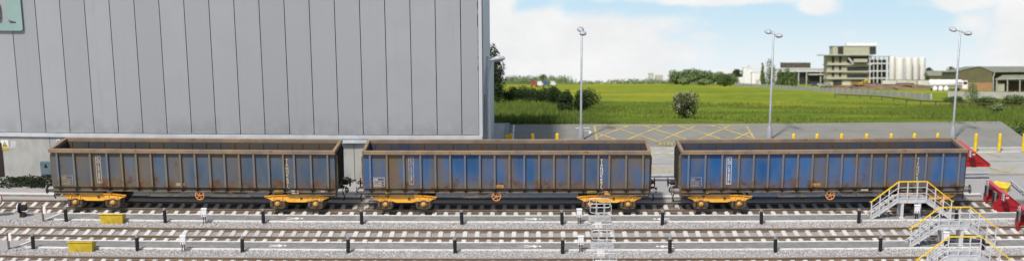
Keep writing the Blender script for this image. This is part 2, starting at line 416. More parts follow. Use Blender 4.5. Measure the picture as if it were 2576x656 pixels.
# yellow hatched boxes, white lines, KEEP CLEAR
mk = MB(); Zm = CPZ + .005
X0, X1, Y0, Y1 = 3.95, 14.3, 86.45, 92.2
for a, b in (((X0, Y0), (X0, Y1)), ((X1, Y0), (X1, Y1)), ((X0, Y0), (X1, Y0)), ((X0, Y1), (X1, Y1))): strip(mk, a, b, .13, Zm, m_yline)
def hatch(X0, X1, Y0, Y1, stepx, sl, w, z):
    H = Y1 - Y0; dx = H / sl; x = X0 - dx
    while x < X1 + dx:
        for sgn in (1, -1):
            a, b = (x, Y0), (x + sgn * dx, Y1)
            pts = []
            ta, tb = 0.0, 1.0
            d = b[0] - a[0]
            for lim, lo in ((X0, True), (X1, False)):
                t = (lim - a[0]) / d
                if (d > 0) == lo: ta = max(ta, t)
                else: tb = min(tb, t)
            if tb - ta > .02: strip(mk, (a[0] + d * ta, Y0 + H * ta), (a[0] + d * tb, Y0 + H * tb), w, z, m_yline)
            z += .0007
        x += stepx
hatch(X0, X1, Y0 + 1.35, Y1, 2.33, 1.45, .15, Zm + .004)
X0, X1, Y0, Y1 = 4.2, 29.0, 80.45, 84.75
for a, b in (((X0, Y0), (X1, Y0)), ((X0, Y1), (X1, Y1))): strip(mk, a, b, .1, Zm, m_yline)
hatch(X0, X1, Y0, Y1, 3.4, 1.35, .11, Zm + .004)
put_text(mk, 'KEEP CLEAR', 1.05, m_yline, lambda a, b: (9.2 + a, 86.7 + b, Zm + .04), sx=.46)
mk.build('yellow_markings')['kind'] = 'structure'
mw = MB()
strip(mw, (-1.55, 88.0), (-1.55, 92.3), .11, Zm, m_wline)
strip(mw, (-1.5, 88.35), (3.7, 88.35), .11, Zm + .004, m_wline)
strip(mw, W(1447, 321, Zm)[:2], W(1483, 320, Zm)[:2], .12, Zm, m_wline)
pc = W(1474, 331, Zm)
for i in range(7):
    a0, a1 = R(-60 + 32 * i), R(-60 + 32 * (i + 1))
    strip(mw, (pc.x + .32 * math.cos(a0), pc.y + .42 * math.sin(a0)), (pc.x + .32 * math.cos(a1), pc.y + .42 * math.sin(a1)), .11, Zm + .001 * i, m_wline)
for yy in (84.95, 86.0):
    for x in np.arange(2, 22, .9): strip(mw, (x, yy), (x + .5, yy), .07, Zm, m_wline)
    strip(mw, (22.5, yy), (31.5, yy + .35), .09, Zm, m_wline)
for px in (2020, 2145, 2270):
    p = W(px, 349, Zm); strip(mw, (p.x - .5, p.y - .1), (p.x + .5, p.y - .1), .1, Zm, m_wline)
mw.build('white_markings')['kind'] = 'structure'

# walkways between the tracks
def walkway(x0, x1, yc, wd, symbols, name='walkway'):
    n = 40
    o = slab(name, x0, x1, yc - wd / 2, yc + wd / 2, -.05, .06, m_walk, n); o['kind'] = 'structure'
    e = MB()
    for s in (-1, 1):
        for i in range(n):
            xa, xb = x0 + (x1 - x0) * i / n, x0 + (x1 - x0) * (i + 1) / n
            e.box(((xa + xb) / 2, yc + s * (wd / 2 + .02) + bend((xa + xb) / 2), .02), (xb - xa + .004, .065, .115), m_line, Matrix.Rotation(math.atan(bslope((xa + xb) / 2)), 3, 'Z'))
    e.build('edge_line', o)
    if x0 > -40:
        c = MB(); strip(c, (x0 - .45, yc - wd / 2 + bend(x0)), (x0, yc + wd / 2 + bend(x0)), .08, .064, m_line); c.build('end_line', o)
    for px, py, face in symbols:
        p = W(px, py, .064); q = MB(); k = face
        def cap(a, b, w):
            a = (p.x + k * a[0], p.y + a[1]); b = (p.x + k * b[0], p.y + b[1]); strip(q, a, b, w, .064 + .0005 * cap.i, m_line); cap.i += 1
        cap.i = 0
        cap((-.45, .15), (-.06, .05), .075); cap((-.45, -.17), (-.06, -.05), .075)       # legs
        cap((-.08, 0), (.24, 0), .15)                                                     # trunk
        cap((.20, .03), (-.02, .23), .06); cap((.20, -.03), (.06, -.24), .06)             # arms
        q.add([(p.x + k * .37 + .075 * math.cos(i * .5236), p.y + .095 * math.sin(i * .5236), .068) for i in range(12)], [tuple(range(12))], m_line)
        q.build('pedestrian_symbol', o)
T1, T2, T3 = 73.43, 68.72, 64.10
walkway(W(150, 540).x, 26.2, 71.6, 1.0, [(742, 547.5, 1), (1341, 549, 1), (1664, 549, -1)])
walkway(W(78, 608).x, 27.5, 67.02, 1.06, [(699, 616, 1), (1340, 617.5, 1), (1672, 617.5, -1)])
walkway(-32, 28, 62.4, 1.06, [])

# ------------------------------------------------------------------ tracks
GA = 1.33
def rail_mesh(yc, xa, xb):
    prof = [(-.075, .03), (.075, .03), (.075, .045), (.018, .06), (.018, .145), (.042, .155), (.042, .2), (-.042, .2), (-.042, .155), (-.018, .145), (-.018, .06), (-.075, .045)]
    mb = MB(); n = 56; P = len(prof); vs = []
    for i in range(n + 1):
        x = xa + (xb - xa) * i / n; sl = bslope(x); b = bend(x)
        for a, z in prof: vs.append((x - a * sl, yc + b + a, z))
    fs, ft = [], []
    for i in range(n):
        for j in range(P):
            q = (i * P + j, i * P + (j + 1) % P, (i + 1) * P + (j + 1) % P, (i + 1) * P + j)
            (ft if j == 6 else fs).append(q)
    fs += [tuple(range(P)), tuple(n * P + j for j in range(P))[::-1]]
    mb.add(vs, fs, m_rail); o = len(mb.v) - len(vs)
    k = mb.mid(m_railhead)
    for q in ft: mb.f.append([o + i for i in q]); mb.mi.append(k); mb.sm.append(False)
    return mb
t_ = m_sleeper.node_tree; b_ = [n for n in t_.nodes if n.type == 'BSDF_PRINCIPLED'][0]; g_ = G(t_); oi_ = t_.nodes.new('ShaderNodeObjectInfo')
src_ = b_.inputs['Base Color'].links[0].from_socket
t_.links.new(g_.mix(g_.ramp(oi_.outputs['Random'], .2, 1, 0, .55), src_, (.30, .285, .255)), b_.inputs['Base Color'])   # each sleeper weathered differently
def sleeper_mesh():
    mb = MB()
    prof = [(-1.14, -.1), (1.14, -.1), (1.14, .035), (1.02, .062), (.38, .062), (.25, .042), (-.25, .042), (-.38, .062), (-1.02, .062), (-1.14, .035)]
    mb.prism(prof, -.12, .12, m_sleeper, 'x')
    for s in (-1, 1):
        for e in (-1, 1):
            mb.box((0, s * GA / 2 + e * .125, .08), (.17, .1, .06), m_sleeper, top=(.8, .6))
    return mb.mesh('sleeper')
SLP = sleeper_mesh()
def track(yc, xa, xb, label, x_off=0):
    tr = thing('railway_track', (0, 0, 0), label, 'railway track', 'parallel railway tracks')
    for s in (-1, 1): rail_mesh(yc + s * GA / 2, xa, xb).build('rail', tr)
    x = xa + .3 + x_off; i = 0
    while x < xb - .2:
        o = bpy.data.objects.new('sleeper', SLP); COL.objects.link(o); o.parent = tr
        o.location = (x, yc + bend(x), random.uniform(-.006, .006)); o.rotation_euler = (0, 0, math.atan(bslope(x)) + random.uniform(-.012, .012))
        x += .64 + random.uniform(-.012, .012); i += 1
    return tr
track(T1, -31.5, 25.6, 'brown railed track that the three wagons stand on')
track(T2, -29.6, 26.0, 'empty track between the two rows of black posts')
track(T3, -28.0, 27.0, 'empty track along the bottom edge of the photo, only its far rail clear')

# loose ballast stones (uncountable)
rng = np.random.default_rng(3)
def stones(name, n, boxes, smin, smax, m):
    P = []
    for (x0, x1, y0, y1, share, inside) in boxes:
        k = int(n * share); x = rng.uniform(x0, x1, k); y = rng.uniform(y0, y1, k)
        P.append(np.stack([x, y + .6 * ((x + 1.35) / 28) ** 2, rng.uniform(-.01, .015, k) - (.04 if inside else 0)], 1))
    P = np.concatenate(P); N = len(P); s = rng.uniform(smin, smax, (N, 1, 1))
    octa = np.array([(1, 0, 0), (0, 1, 0), (-1, 0, 0), (0, -1, 0), (0, 0, .8), (0, 0, -.8)], float)
    q = rng.normal(size=(N, 4)); q /= np.linalg.norm(q, axis=1)[:, None]; w, x, y, z = q.T
    Rm = np.stack([np.stack([1 - 2 * (y * y + z * z), 2 * (x * y - z * w), 2 * (x * z + y * w)], 1), np.stack([2 * (x * y + z * w), 1 - 2 * (x * x + z * z), 2 * (y * z - x * w)], 1), np.stack([2 * (x * z - y * w), 2 * (y * z + x * w), 1 - 2 * (x * x + y * y)], 1)], 1)
    V = (np.einsum('nij,kj->nki', Rm, octa) * s * rng.uniform(.7, 1.3, (N, 6, 1))) + P[:, None, :]
    T = np.array([(0, 1, 4), (1, 2, 4), (2, 3, 4), (3, 0, 4), (1, 0, 5), (2, 1, 5), (3, 2, 5), (0, 3, 5)])
    FF = (np.arange(N)[:, None, None] * 6 + T[None]).reshape(-1, 3)
    return np_mesh(name, V.reshape(-1, 3), FF, m)
def np_mesh(name, V, FF, m):
    me = bpy.data.meshes.new(name); k = FF.shape[1]
    me.vertices.add(len(V)); me.vertices.foreach_set('co', V.astype(np.float32).ravel())
    me.loops.add(FF.size); me.loops.foreach_set('vertex_index', FF.astype(np.int32).ravel())
    me.polygons.add(len(FF)); me.polygons.foreach_set('loop_start', np.arange(0, FF.size, k, dtype=np.int32))
    me.update(calc_edges=True); me.validate()
    for mm in (m if isinstance(m, list) else [m]): me.materials.append(mm)
    return me
def stone_mat():
    m = bpy.data.materials.new('ballast_stone'); t, b = nt(m); g = G(t)
    v = g.n('ShaderNodeSeparateColor'); t.links.new(g.voro(16), v.inputs[0])
    t.links.new(shade_stain(g, g.mix(v.outputs[0], (.52, .50, .48), (.17, .16, .155))), b.inputs['Base Color']); b.inputs['Roughness'].default_value = .9
    return m
boxes = [(-31, 27, 69.7, 71.06, .25, 0), (-30, 27, 65.1, 66.45, .25, 0), (-31, 27, 72.15, 74.75, .17, 1), (-30, 27, 67.6, 69.7, .22, 1), (-29, 27, 63.0, 65.1, .11, 1)]
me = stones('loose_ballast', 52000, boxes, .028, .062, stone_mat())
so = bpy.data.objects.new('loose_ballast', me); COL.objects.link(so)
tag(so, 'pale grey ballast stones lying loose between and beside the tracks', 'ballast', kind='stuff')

# cable trough behind the wagon track
tr = thing('cable_trough', (0, 0, 0), 'pale concrete cable trough running behind the wagon track', 'cable trough')
slab('trough_body', -31, 25.3, 75.35, 75.65, -.05, .10, m_kerb, 30, parent=tr)
slab('trough_lid', -31, 25.3, 75.33, 75.67, .103, .145, m_slab, 30, parent=tr)

# ------------------------------------------------------------------ wagons
HALF = 7.75
RIBX = [-7.34 + v for v in (0, .905, 1.81)] + [-7.34 + 2.715 + .797 * i for i in range(0, 13)] + [7.34 - v for v in (1.81, .905, 0)]
RIBX = sorted(RIBX)
SY, ZB, ZR = 1.17, 1.56, 3.49
m_bufs = mat('buffer_steel', (.22, .225, .235), (.15, .14, .125), .5, .2, scale=5)
def wagon(name, cx, seed, mud, blue, label, style):
    cy = T1 + bend(cx)
    w = thing(name, (cx, cy, 0), label, 'railway wagon', 'box wagons coupled in a row', math.atan(bslope(cx)))
    paint = wagon_paint('weathered_blue_' + str(seed), seed, mud, blue)
    ribm = wagon_paint('dusty_rib_' + str(seed), seed, mud + .06, tuple(v * 1.3 + .015 for v in blue), light=1.35)
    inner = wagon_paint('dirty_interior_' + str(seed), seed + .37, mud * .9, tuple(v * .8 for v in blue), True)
    b = MB(); th = .06; L = HALF
    # sides, ends, floor (separate inner and outer skins)
    for s in (-1, 1):
        b.box((0, s * SY, (ZB + ZR) / 2), (2 * L - .1, .05, ZR - ZB), paint)
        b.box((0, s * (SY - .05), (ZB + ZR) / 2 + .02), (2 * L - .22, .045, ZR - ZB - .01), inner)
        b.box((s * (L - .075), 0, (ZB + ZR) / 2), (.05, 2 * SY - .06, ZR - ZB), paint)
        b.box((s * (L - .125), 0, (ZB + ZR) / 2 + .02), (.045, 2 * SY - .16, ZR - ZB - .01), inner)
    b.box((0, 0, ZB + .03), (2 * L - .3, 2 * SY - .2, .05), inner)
    for x in RIBX: b.box((x, SY - .09, (ZB + ZR) / 2), (.05, .05, ZR - ZB - .05), inner)
    body = b.build('body', w)
    r = MB(); zt = ZR + .17
    for s in (-1, 1):
        r.box((0, s * (SY + .05), ZR + .085), (2 * L, .25, .17), m_rim)
        r.box((s * (L - .075), 0, ZR + .0865), (.16, 2 * SY - .155, .167), m_rim)
    r.build('rim', body)
    for x in RIBX:
        for s in (-1, 1):
            q = MB()
            q.box((x, s * (SY + .085), (ZB + ZR) / 2 + .02), (.10, .12, ZR - ZB - .045), ribm)
            q.add([(x - .19, s * (SY + .03), ZB + .02), (x + .19, s * (SY + .03), ZB + .02), (x + .055, s * (SY + .14), ZB - .12), (x - .055, s * (SY + .14), ZB - .12),
                   (x - .055, s * (SY + .148), ZB + .04), (x + .055, s * (SY + .148), ZB + .04), (x + .05, s * 1.03, ZB - .2), (x - .05, s * 1.03, ZB - .2)],
                  [(0, 4, 7), (4, 5, 6, 7), (5, 1, 6), (0, 1, 5, 4), (3, 2, 6, 7)], m_underframe if mud > .3 else paint)
            q.build('rib', body)
    for s in (-1, 1):
        for y in (-.95, -.45, .05, .5, .98):
            q = MB(); q.prism([(s * (L - .05), ZB - .1), (s * (L + .07), ZB), (s * (L + .09), ZR - .25), (s * (L - .02), ZR - .01), (s * (L - .05), ZR - .01)], y - .045, y + .045, m_dark if y > -.5 else m_underframe)
            q.build('end_rib', body)
    # underframe: sole bars, deeper skirts above the bogies, headstocks
    u = MB()
    for s in (-1, 1):
        u.box((0, s * 1.06, ZB - .03), (2 * L - .08, .16, .055), paint)
        u.box((0, s * 1.04, ZB - .13), (2 * L - .1, .07, .2), paint)
        u.box((0, s * 1.10, ZB - .225), (2 * L - .1, .2, .045), m_underframe)
        for e in (-1, 1):
            u.prism([(e * (L - .05), ZB - .02), (e * (L - .05), ZB - .53), (e * (L - .33), ZB - .53), (e * (L - .55), ZB - .40), (e * (L - 2.75), ZB - .40), (e * (L - 2.75), ZB - .02)][::e], s * 1.10 - .02, s * 1.10 + .02, paint)
            u.box((e * (L - 1.4), s * 1.14, ZB - .385), (2.6, .12, .04), m_underframe)
            for dx, dz in ((.12, .26), (.22, .26), (.12, .38), (.22, .38), (.17, .32)): u.box((e * (L - dx), s * 1.125, ZB - dz), (.035, .02, .035), m_plate_pale)
    for e in (-1, 1): u.box((e * (L - .1), 0, ZB - .27), (.16, 2.1, .5), m_underframe)
    u.box((0, 0, ZB - .2), (2 * L - .4, .5, .3), m_dark)
    for x in RIBX[3:-3]: u.box((x, 0, ZB - .12), (.1, 2.0, .2), m_dark)
    u.build('underframe', w)
    # bogies
    for s in (-1, 1):
        bx = s * (HALF - 2.2)
        f = MB()
        prof = [(-1.73, 1.045), (-1.0, 1.135), (1.0, 1.135), (1.73, 1.045), (1.73, .96), (1.5, .90), (1.36, .80), (.67, .80), (.42, .735), (-.42, .735), (-.67, .80), (-1.36, .80), (-1.5, .9), (-1.73, .96)]
        for y in (-1, 1):
            f.prism([(bx + a, z) for a, z in prof], y * .97, y * 1.07, m_bogie)
            pt = [(-1.75, 1.052), (-1.0, 1.142), (1.0, 1.142), (1.75, 1.052)]
            for (a, za), (c, zc) in zip(pt[:-1], pt[1:]): f.bar((bx + a, y * 1.03, za), (bx + c, y * 1.03, zc), .2, .03, m_bogie)
            for x in (-1.035, 1.035):
                f.box((bx + x - .24, y * 1.09, .93), (.05, .06, .24), m_bogie); f.box((bx + x + .24, y * 1.09, .93), (.05, .06, .24), m_bogie)
            f.box((bx + .25, y * 1.08, .95), (.12, .03, .12), m_axle)
        f.box((bx, 0, .95), (.5, 1.86, .26), m_dark)
        for x in (-1.6, 1.6): f.box((bx + x, 0, .98), (.08, 1.86, .1), m_dark)
        bo = f.build('bogie', w)
        for x in (-1.035, 1.035):
            wl = MB()
            for y in (-GA / 2, GA / 2):
                sg = 1 if y > 0 else -1
                wl.lathe([(.02, sg * .05), (.16, sg * .06), (.36, sg * .02), (.42, sg * .05), (.445, sg * .05), (.455, -sg * .05), (.49, -sg * .055), (.49, -sg * .085), (.38, -sg * .08), (.02, -sg * .05)], m_tread, (bx + x, -y, .652), 28, 'y')
            wl.cyl((bx + x, -.95, .652), (bx + x, .95, .652), .07, m_dark)
            wl.build('wheelset', bo)
            for y in (-1, 1):
                ax = MB(); a0, a1 = sorted((y * 1.0, y * 1.17))
                ax.prism([(bx + x + .235 * math.cos(R(22.5 + 45 * i)), .66 + .235 * math.sin(R(22.5 + 45 * i))) for i in range(8)], a0, a1, m_axle)
                ax.prism([(bx + x - .42, .47), (bx + x - .3, .41), (bx + x, .385), (bx + x + .3, .41), (bx + x + .42, .47), (bx + x + .40, .50), (bx + x - .40, .50)], y * 1.05, y * 1.15, m_axle)
                xo = ax.build('axlebox', bo)
                cp = MB(); cp.lathe([(.125, 0), (.125, .05), (.1, .075), (.0, .08)] if y < 0 else [(.0, -.08), (.1, -.075), (.125, -.05), (.125, 0)], m_cap, (bx + x, y * 1.17, .67), 18, 'y'); cp.build('axle_cap', bo)
                for dx in (-.33, .33):
                    sp = MB(); pr = []
                    for i in range(6): pr += [(.075, .50 + .055 * i), (.105, .52 + .055 * i), (.105, .535 + .055 * i)]
                    sp.lathe(pr + [(.075, .83)], m_axle, (bx + x + dx, y * 1.09, 0), 12); sp.build('spring', bo)
    # buffers and couplings
    for e in (-1, 1):
        for s in (-1, 1):
            q = MB(); p = (e * (HALF - .02), s * .87, 1.32)
            pm = m_bufs if s < 0 else m_dark
            q.cyl(p, (p[0] + e * .30, p[1], p[2]), .155, pm); q.cyl((p[0] + e * .29, p[1], p[2]), (p[0] + e * .42, p[1], p[2]), .085, m_tread)
            q.cyl((p[0] + e * .42, p[1], p[2]), (p[0] + e * .455, p[1], p[2]), .25, m_bufs if s < 0 else m_dark, n=20); q.box((p[0] + e * .02, p[1], p[2]), (.05, .34, .34), m_underframe)
            q.build('buffer', w)
        q = MB(); x = e * HALF
        q.bar((x, 0, 1.28), (x + e * .3, 0, 1.26), .09, .12, m_dark); q.tube([(x + e * .3, 0, 1.3), (x + e * .42, 0, 1.22), (x + e * .44, 0, 1.08), (x + e * .36, 0, 1.0)], .045, m_dark)
        q.build('coupling', w)
        q = MB(); q.tube([(x, -.3, 1.2), (x + e * .2, -.3, 1.05), (x + e * .3, -.28, .75), (x + e * .22, -.26, .6)], .035, m_dark); q.build('brake_hose', w)
        q = MB(); q.tube([(x, .35, 1.3), (x + e * .25, .35, 1.2), (x + e * .3, .33, .9)], .03, m_dark); q.build('brake_hose', w)
    # brake rigging between the bogies
    wx = style['wheel']
    for poly in style['frames']:
        q = MB(); y = -1.13; bw = .095
        (xa, xb), slant = poly[0], poly[1]
        z0, z1 = 1.06, ZB - .22
        if slant == 'r': pts = [(xa, z1), (xa, z0), (xb - .3, z0), (xb, z1)]
        elif slant == 'l': pts = [(xa, z1), (xa + .3, z0), (xb, z0), (xb, z1)]
        else: pts = [(xa, z1), (xb - .12, z0 + .02), (xb, z1)]
        for a, c in zip(pts[:-1], pts[1:]): q.bar((a[0], y, a[1]), (c[0], y, c[1]), .05, bw, m_underframe, (0, 1, 0))
        if slant != 'v':
            xm = (xa + xb) / 2; q.box((xm, y + .003, (z0 + z1) / 2), (.1, .045, z1 - z0), m_underframe)
        q.build('brake_frame', w)
    q = MB(); q.tube([(wx + .235 * math.cos(i * .3142), -1.16, 1.10 + .235 * math.sin(i * .3142)) for i in range(20)], .028, m_hand, 8, True)
    for i in range(5):
        a = 1.2566 * i; q.tube([(wx, -1.16, 1.10), (wx + .12 * math.cos(a + .25), -1.16, 1.10 + .12 * math.sin(a + .25)), (wx + .22 * math.cos(a), -1.16, 1.10 + .22 * math.sin(a))], .022, m_hand, 6)
    q.cyl((wx, -1.19, 1.1), (wx, -.9, 1.1), .05, m_hand); q.box((wx, -.95, 1.27), (.14, .06, .3), m_underframe)
    q.build('handwheel', w)
    for xa, xb, rr in style['tanks']:
        q = MB(); q.tube([(xa, -.72, 1.2), (xa + .05, -.72, 1.2), (xb - .05, -.72, 1.2), (xb, -.72, 1.2)], [rr * .6, rr, rr, rr * .6], m_tank, 14); q.build('air_tank', w)
    # lettering
    YF = -(SY + .0285)
    fn = lambda x0, z0: (lambda a, c: (x0 + a, YF, z0 + c))
    xt = (RIBX[2] + RIBX[3]) / 2 - .06; q = MB(); lm = style['logo']
    z = 3.24
    for ch in 'CO-STEEL':
        stp = .12 if ch == '-' else .19
        put_text(q, ch, .225 if ch != '-' else .2, lm, fn(xt, z - (.16 if ch != '-' else .10)), sx=.95); z -= stp
    za, zb = 3.30, z + .0
    for xx in (-.125, .125): q.box((xt + xx, YF, (za + zb) / 2), (.022, .004, za - zb + .022), lm)
    for zz_ in (za, zb): q.box((xt, YF, zz_), (.25, .004, .022), lm)
    q.build('vertical_lettering', body)
    xt = (RIBX[-4] + RIBX[-3]) / 2 - .12 if not style.get('tip') else style['tip']; q = MB(); z = 3.20
    for ch in 'TIPHOOK RAIL':
        if ch == ' ': z -= .05; continue
        put_text(q, ch, .20, m_white_let if style['wl'] else m_cream, fn(xt, z - .14), sx=1.12); z -= .145
    q.build('owner_lettering', body)
    q = MB(); xp = RIBX[0] + .42
    lm2 = style['panel']
    put_text(q, 'JXA', .15, lm2, fn(xp - .27, 2.02), 'LEFT'); put_text(q, 'TIPH ' + style['num'], .105, lm2, fn(xp - .28, 1.70), 'LEFT', 1.0); put_text(q, '90-0t  26-0t', .085, lm2, fn(xp - .28, 1.86), 'LEFT', 1.1)
    for a, c, d_, e_ in ((0, 2.17, .62, .014), (0, 1.97, .62, .01), (0, 1.82, .62, .01), (.31, 1.92, .014, .5), (0, 1.67, .62, .012)): q.box((xp + a, YF, c), (d_, .004, e_), lm2)
    q.build('data_panel', body)
    for x_, z_, dx, dz, mm, tx in style['plates']:
        q = MB(); q.box((x_, YF - .01 if z_ > ZB else -1.19, z_), (dx, .02, dz), mm)
        if tx:
            yp = (YF - .01 if z_ > ZB else -1.19) - .0125
            for i in range(3): q.box((x_ + .06, yp, z_ - dz * .25 + dz * .22 * i), (dx * .55, .004, dz * .08), m_dark)
            q.box((x_ - dx * .32, yp, z_), (dz * .45, .004, dz * .45), m_dark)
        q.build('label_plate', body)
    return w
wagon('box_wagon', -18.55, 1.3, .27, (.048, .080, .125), 'muddiest grey brown box wagon, in front of the grey shed at the left',
      dict(wheel=.28, frames=[((-2.5, -.05), 'r'), ((.62, 3.05), 'l')], tanks=[(-1.6, -.9, .10), (.95, 1.7, .11), (1.95, 2.8, .12)], logo=m_cream, wl=False, panel=m_plate_pale, num='9741',
           plates=[(-.72, 1.72, .42, .15, m_plate_pale, True), (4.6, 1.36, .5, .16, m_plate_yel, False), (5.5, 1.34, .38, .2, m_plate_pale, False), (7.0, 1.38, .2, .08, m_plate_pale, False)]))
wagon('box_wagon', -1.62, 4.1, .25, (.014, .070, .180), 'half blue and half muddy box wagon with orange plate, middle of the train',
      dict(wheel=-.56, frames=[((-2.35, -.85), 'r'), ((-.32, .32), 'v')], tanks=[(-1.6, -1.0, .11)], logo=m_plate_pale, wl=True, panel=m_white_let, num='9742',
           plates=[(-.42, 1.68, .5, .16, m_plate_or, True), (-6.45, 1.33, .24, .12, m_plate_yel, False), (4.6, 1.36, .5, .14, m_plate_yel, False), (5.45, 1.31, .32, .2, m_plate_or, False)]))
wagon('box_wagon', 15.48, 8.6, .24, (.009, .074, .210), 'bluest box wagon with rust streaks, at the right behind the step bridges',
      dict(wheel=.44, frames=[((-2.4, .15), 'r'), ((.82, 3.1), 'l')], tanks=[(-1.6, -1.0, .11), (1.1, 1.8, .11), (2.1, 2.9, .11)], logo=m_white_let, wl=False, panel=m_plate_pale, num='9781',
           plates=[(-.36, 1.72, .42, .15, m_plate_or, True), (-6.3, 1.33, .24, .12, m_plate_yel, False), (2.3, 1.40, .4, .08, m_plate_pale, False)]))

# ------------------------------------------------------------------ the shed
YW = 79.3
sh = thing('depot_shed', (-20, 85, 0), 'tall grey clad depot shed with narrow dark panel joints above a concrete base', 'shed')
def inshed(o):
    o.parent = sh; o.location = (20, -85, 0); return o
ZL, ZT, XR = 2.66, 15.0, -3.2
PW = 1.45
mb = MB(); x = -4.39; first = True
edges = [-4.39 - PW * i for i in range(0, 29)]
for i in range(len(edges) - 1):
    xb, xa = edges[i] - .022, edges[i + 1] + .022
    mb.add([(xa, YW + bend(xa), ZL + .1), (xb, YW + bend(xb), ZL + .1), (xb, YW + bend(xb), ZT), (xa, YW + bend(xa), ZT),
            (xa, YW + .22 + bend(xa), ZL + .1), (xb, YW + .22 + bend(xb), ZL + .1), (xb, YW + .22 + bend(xb), ZT), (xa, YW + .22 + bend(xa), ZT)],
           [(0, 1, 2, 3), (1, 5, 6, 2), (4, 0, 3, 7), (0, 4, 5, 1), (3, 2, 6, 7)], m_clad)
mb.box((-3.88, YW + .045 + bend(-3.8), (ZL + .1 + ZT) / 2), (.97, .09, ZT - ZL - .1), m_clad)
mb.box((-3.27, YW + .06 + bend(-3.3), (ZL + ZT) / 2), (.2, .16, ZT - ZL - .02), m_clad_side)
for z0, z1 in ((10.2, 10.7), (9.2, 9.9), (8.3, 8.35), (7.8, 7.83), (7.3, 7.42), (6.6, 6.9)):
    mb.box((-3.40, YW - .001 + bend(-3.4), (z0 + z1) / 2), (.03, .09, z1 - z0), m_gap)
inshed(mb.build('front_cladding'))
mb = MB(); xl = -45
mb.add([(xl, YW + .26 + bend(xl), ZL), (-18, YW + .26 + bend(-18), ZL), (XR - .1, YW + .26 + bend(XR), ZL), (XR - .1, YW + .26 + bend(XR), ZT - .1), (-18, YW + .26 + bend(-18), ZT - .1), (xl, YW + .26 + bend(xl), ZT - .1)], [(0, 1, 4, 5), (1, 2, 3, 4)], m_gap)
inshed(mb.build('joint_backing'))
mb = MB(); mb.box((XR + .02, 85.45, (ZT) / 2), (.14, 11.7, ZT - .02), m_clad_side); mb.box((-24, 91.0, ZT / 2 - .2), (41.5, .3, ZT - .4), m_clad_side)
inshed(mb.build('side_cladding'))
mb = MB(); mb.box((-24.1, 85.4, ZT + .03), (42.2, 12.4, .12), m_ledge); inshed(mb.build('roof'))
# concrete base with joints
mb = MB(); ed = [W(890, 400, 1.3).x + 3.62 * i for i in range(-10, 3)]
ed = [e for e in ed if e < -3.4] + [-3.25]
for a, b_ in zip(ed[:-1], ed[1:]):
    a += .015; b_ -= .015
    mb.add([(a, YW + .03 + bend(a), -.2), (b_, YW + .03 + bend(b_), -.2), (b_, YW + .03 + bend(b_), ZL - .14), (a, YW + .03 + bend(a), ZL - .14),
            (a, YW + .12 + bend(a), -.2), (b_, YW + .12 + bend(b_), -.2), (b_, YW + .12 + bend(b_), ZL - .14), (a, YW + .12 + bend(a), ZL - .14)],
           [(0, 1, 2, 3), (1, 5, 6, 2), (4, 0, 3, 7), (3, 2, 6, 7)], m_conc)
inshed(mb.build('concrete_base'))
mb = MB(); mb.add([(xl, YW + .125 + bend(xl), -.2), (-18, YW + .125 + bend(-18), -.2), (XR - .1, YW + .125 + bend(XR), -.2), (XR - .1, YW + .125 + bend(XR), ZL - .12), (-18, YW + .125 + bend(-18), ZL - .12), (xl, YW + .125 + bend(xl), ZL - .12)], [(0, 1, 4, 5), (1, 2, 3, 4)], m_gap)
inshed(mb.build('base_backing'))
inshed(slab('ledge', -45, XR, YW - .07, YW + .16, ZL - .15, ZL + .06, m_ledge, 30))
o = MB(); p = W(897, 356, 2.2); o.box((p.x, YW - .09 + bend(p.x), 2.36), (1.75, .2, .16), m_ledge); inshed(o.build('lintel'))
mb = MB(); p = W(3, 425, 1.0); mb.box((-32.55, YW - .0 + bend(-31.6), 1.0), (1.5, .06, 2.2), m_door)
inshed(mb.build('side_door'))
# low lean-to on the right flank
mb = MB()
mb.prism([(80.6, -.1), (90.6, -.1), (90.6, 5.2), (82.6, 5.9), (80.6, 4.9)], XR + .093, XR + .36, m_clad_side, 'x')
inshed(mb.build('flank_hood'))
mb = MB(); mb.bar((XR + .16, 80.56, -.1), (XR + .16, 80.56, 4.8), .07, .07, m_ledge); mb.bar((XR + .32, 80.56, -.1), (XR + .32, 80.56, 4.8), .06, .06, m_lamp); inshed(mb.build('flank_post'))

# items on and by the shed wall
sg = thing('logo_sign', (0, 0, 0), 'teal panel with a cut out rail profile, high on the left of the shed', 'sign')
def curve_mesh(outlines, thick):
    cu = bpy.data.curves.new('outline', 'CURVE'); cu.dimensions = '2D'; cu.fill_mode = 'BOTH'; cu.extrude = thick / 2
    for pts in outlines:
        sp = cu.splines.new('POLY'); sp.points.add(len(pts) - 1); sp.use_cyclic_u = True
        for q, (a, b_) in zip(sp.points, pts): q.co = (a, b_, 0, 1)
    ob = bpy.data.objects.new('outline', cu); COL.objects.link(ob); bpy.context.view_layer.update()
    me = bpy.data.meshes.new_from_object(ob.evaluated_get(bpy.context.evaluated_depsgraph_get()))
    bpy.data.objects.remove(ob); return me
def onwall(px, py):                            # a point of the shed front
    v = (PYC - py) / F; t = YW / (CP + v * SP)
    for _ in range(3):
        x = (px - PXC) / F * t; t = (YW + bend(x)) / (CP + v * SP)
    return x, HCAM - t * (SP - v * CP)
sx0, sz0 = onwall(60, 76)
rr = .16; wd, hg = 3.3, 3.4
out_ = []
for cxx, czz, a0 in ((-rr, rr, -90), (-rr, hg - rr, 0), (-wd + rr, hg - rr, 90), (-wd + rr, rr, 180)):
    for j in range(5): a = R(a0 + 22.5 * j); out_.append((cxx + rr * math.cos(a), czz + rr * math.sin(a)))
xc = -1.10
half_ = [(.72, .42), (.72, .52), (.48, .57), (.25, .66), (.17, .80), (.16, 1.1), (.16, 1.5), (.20, 1.62), (.42, 1.72), (.42, 2.05), (.36, 2.15)]
inner_ = [(xc + a, b_) for a, b_ in half_] + [(xc - a, b_) for a, b_ in half_[::-1]]
me = curve_mesh([out_, inner_], .08)
me.materials.clear(); me.materials.append(m_teal)
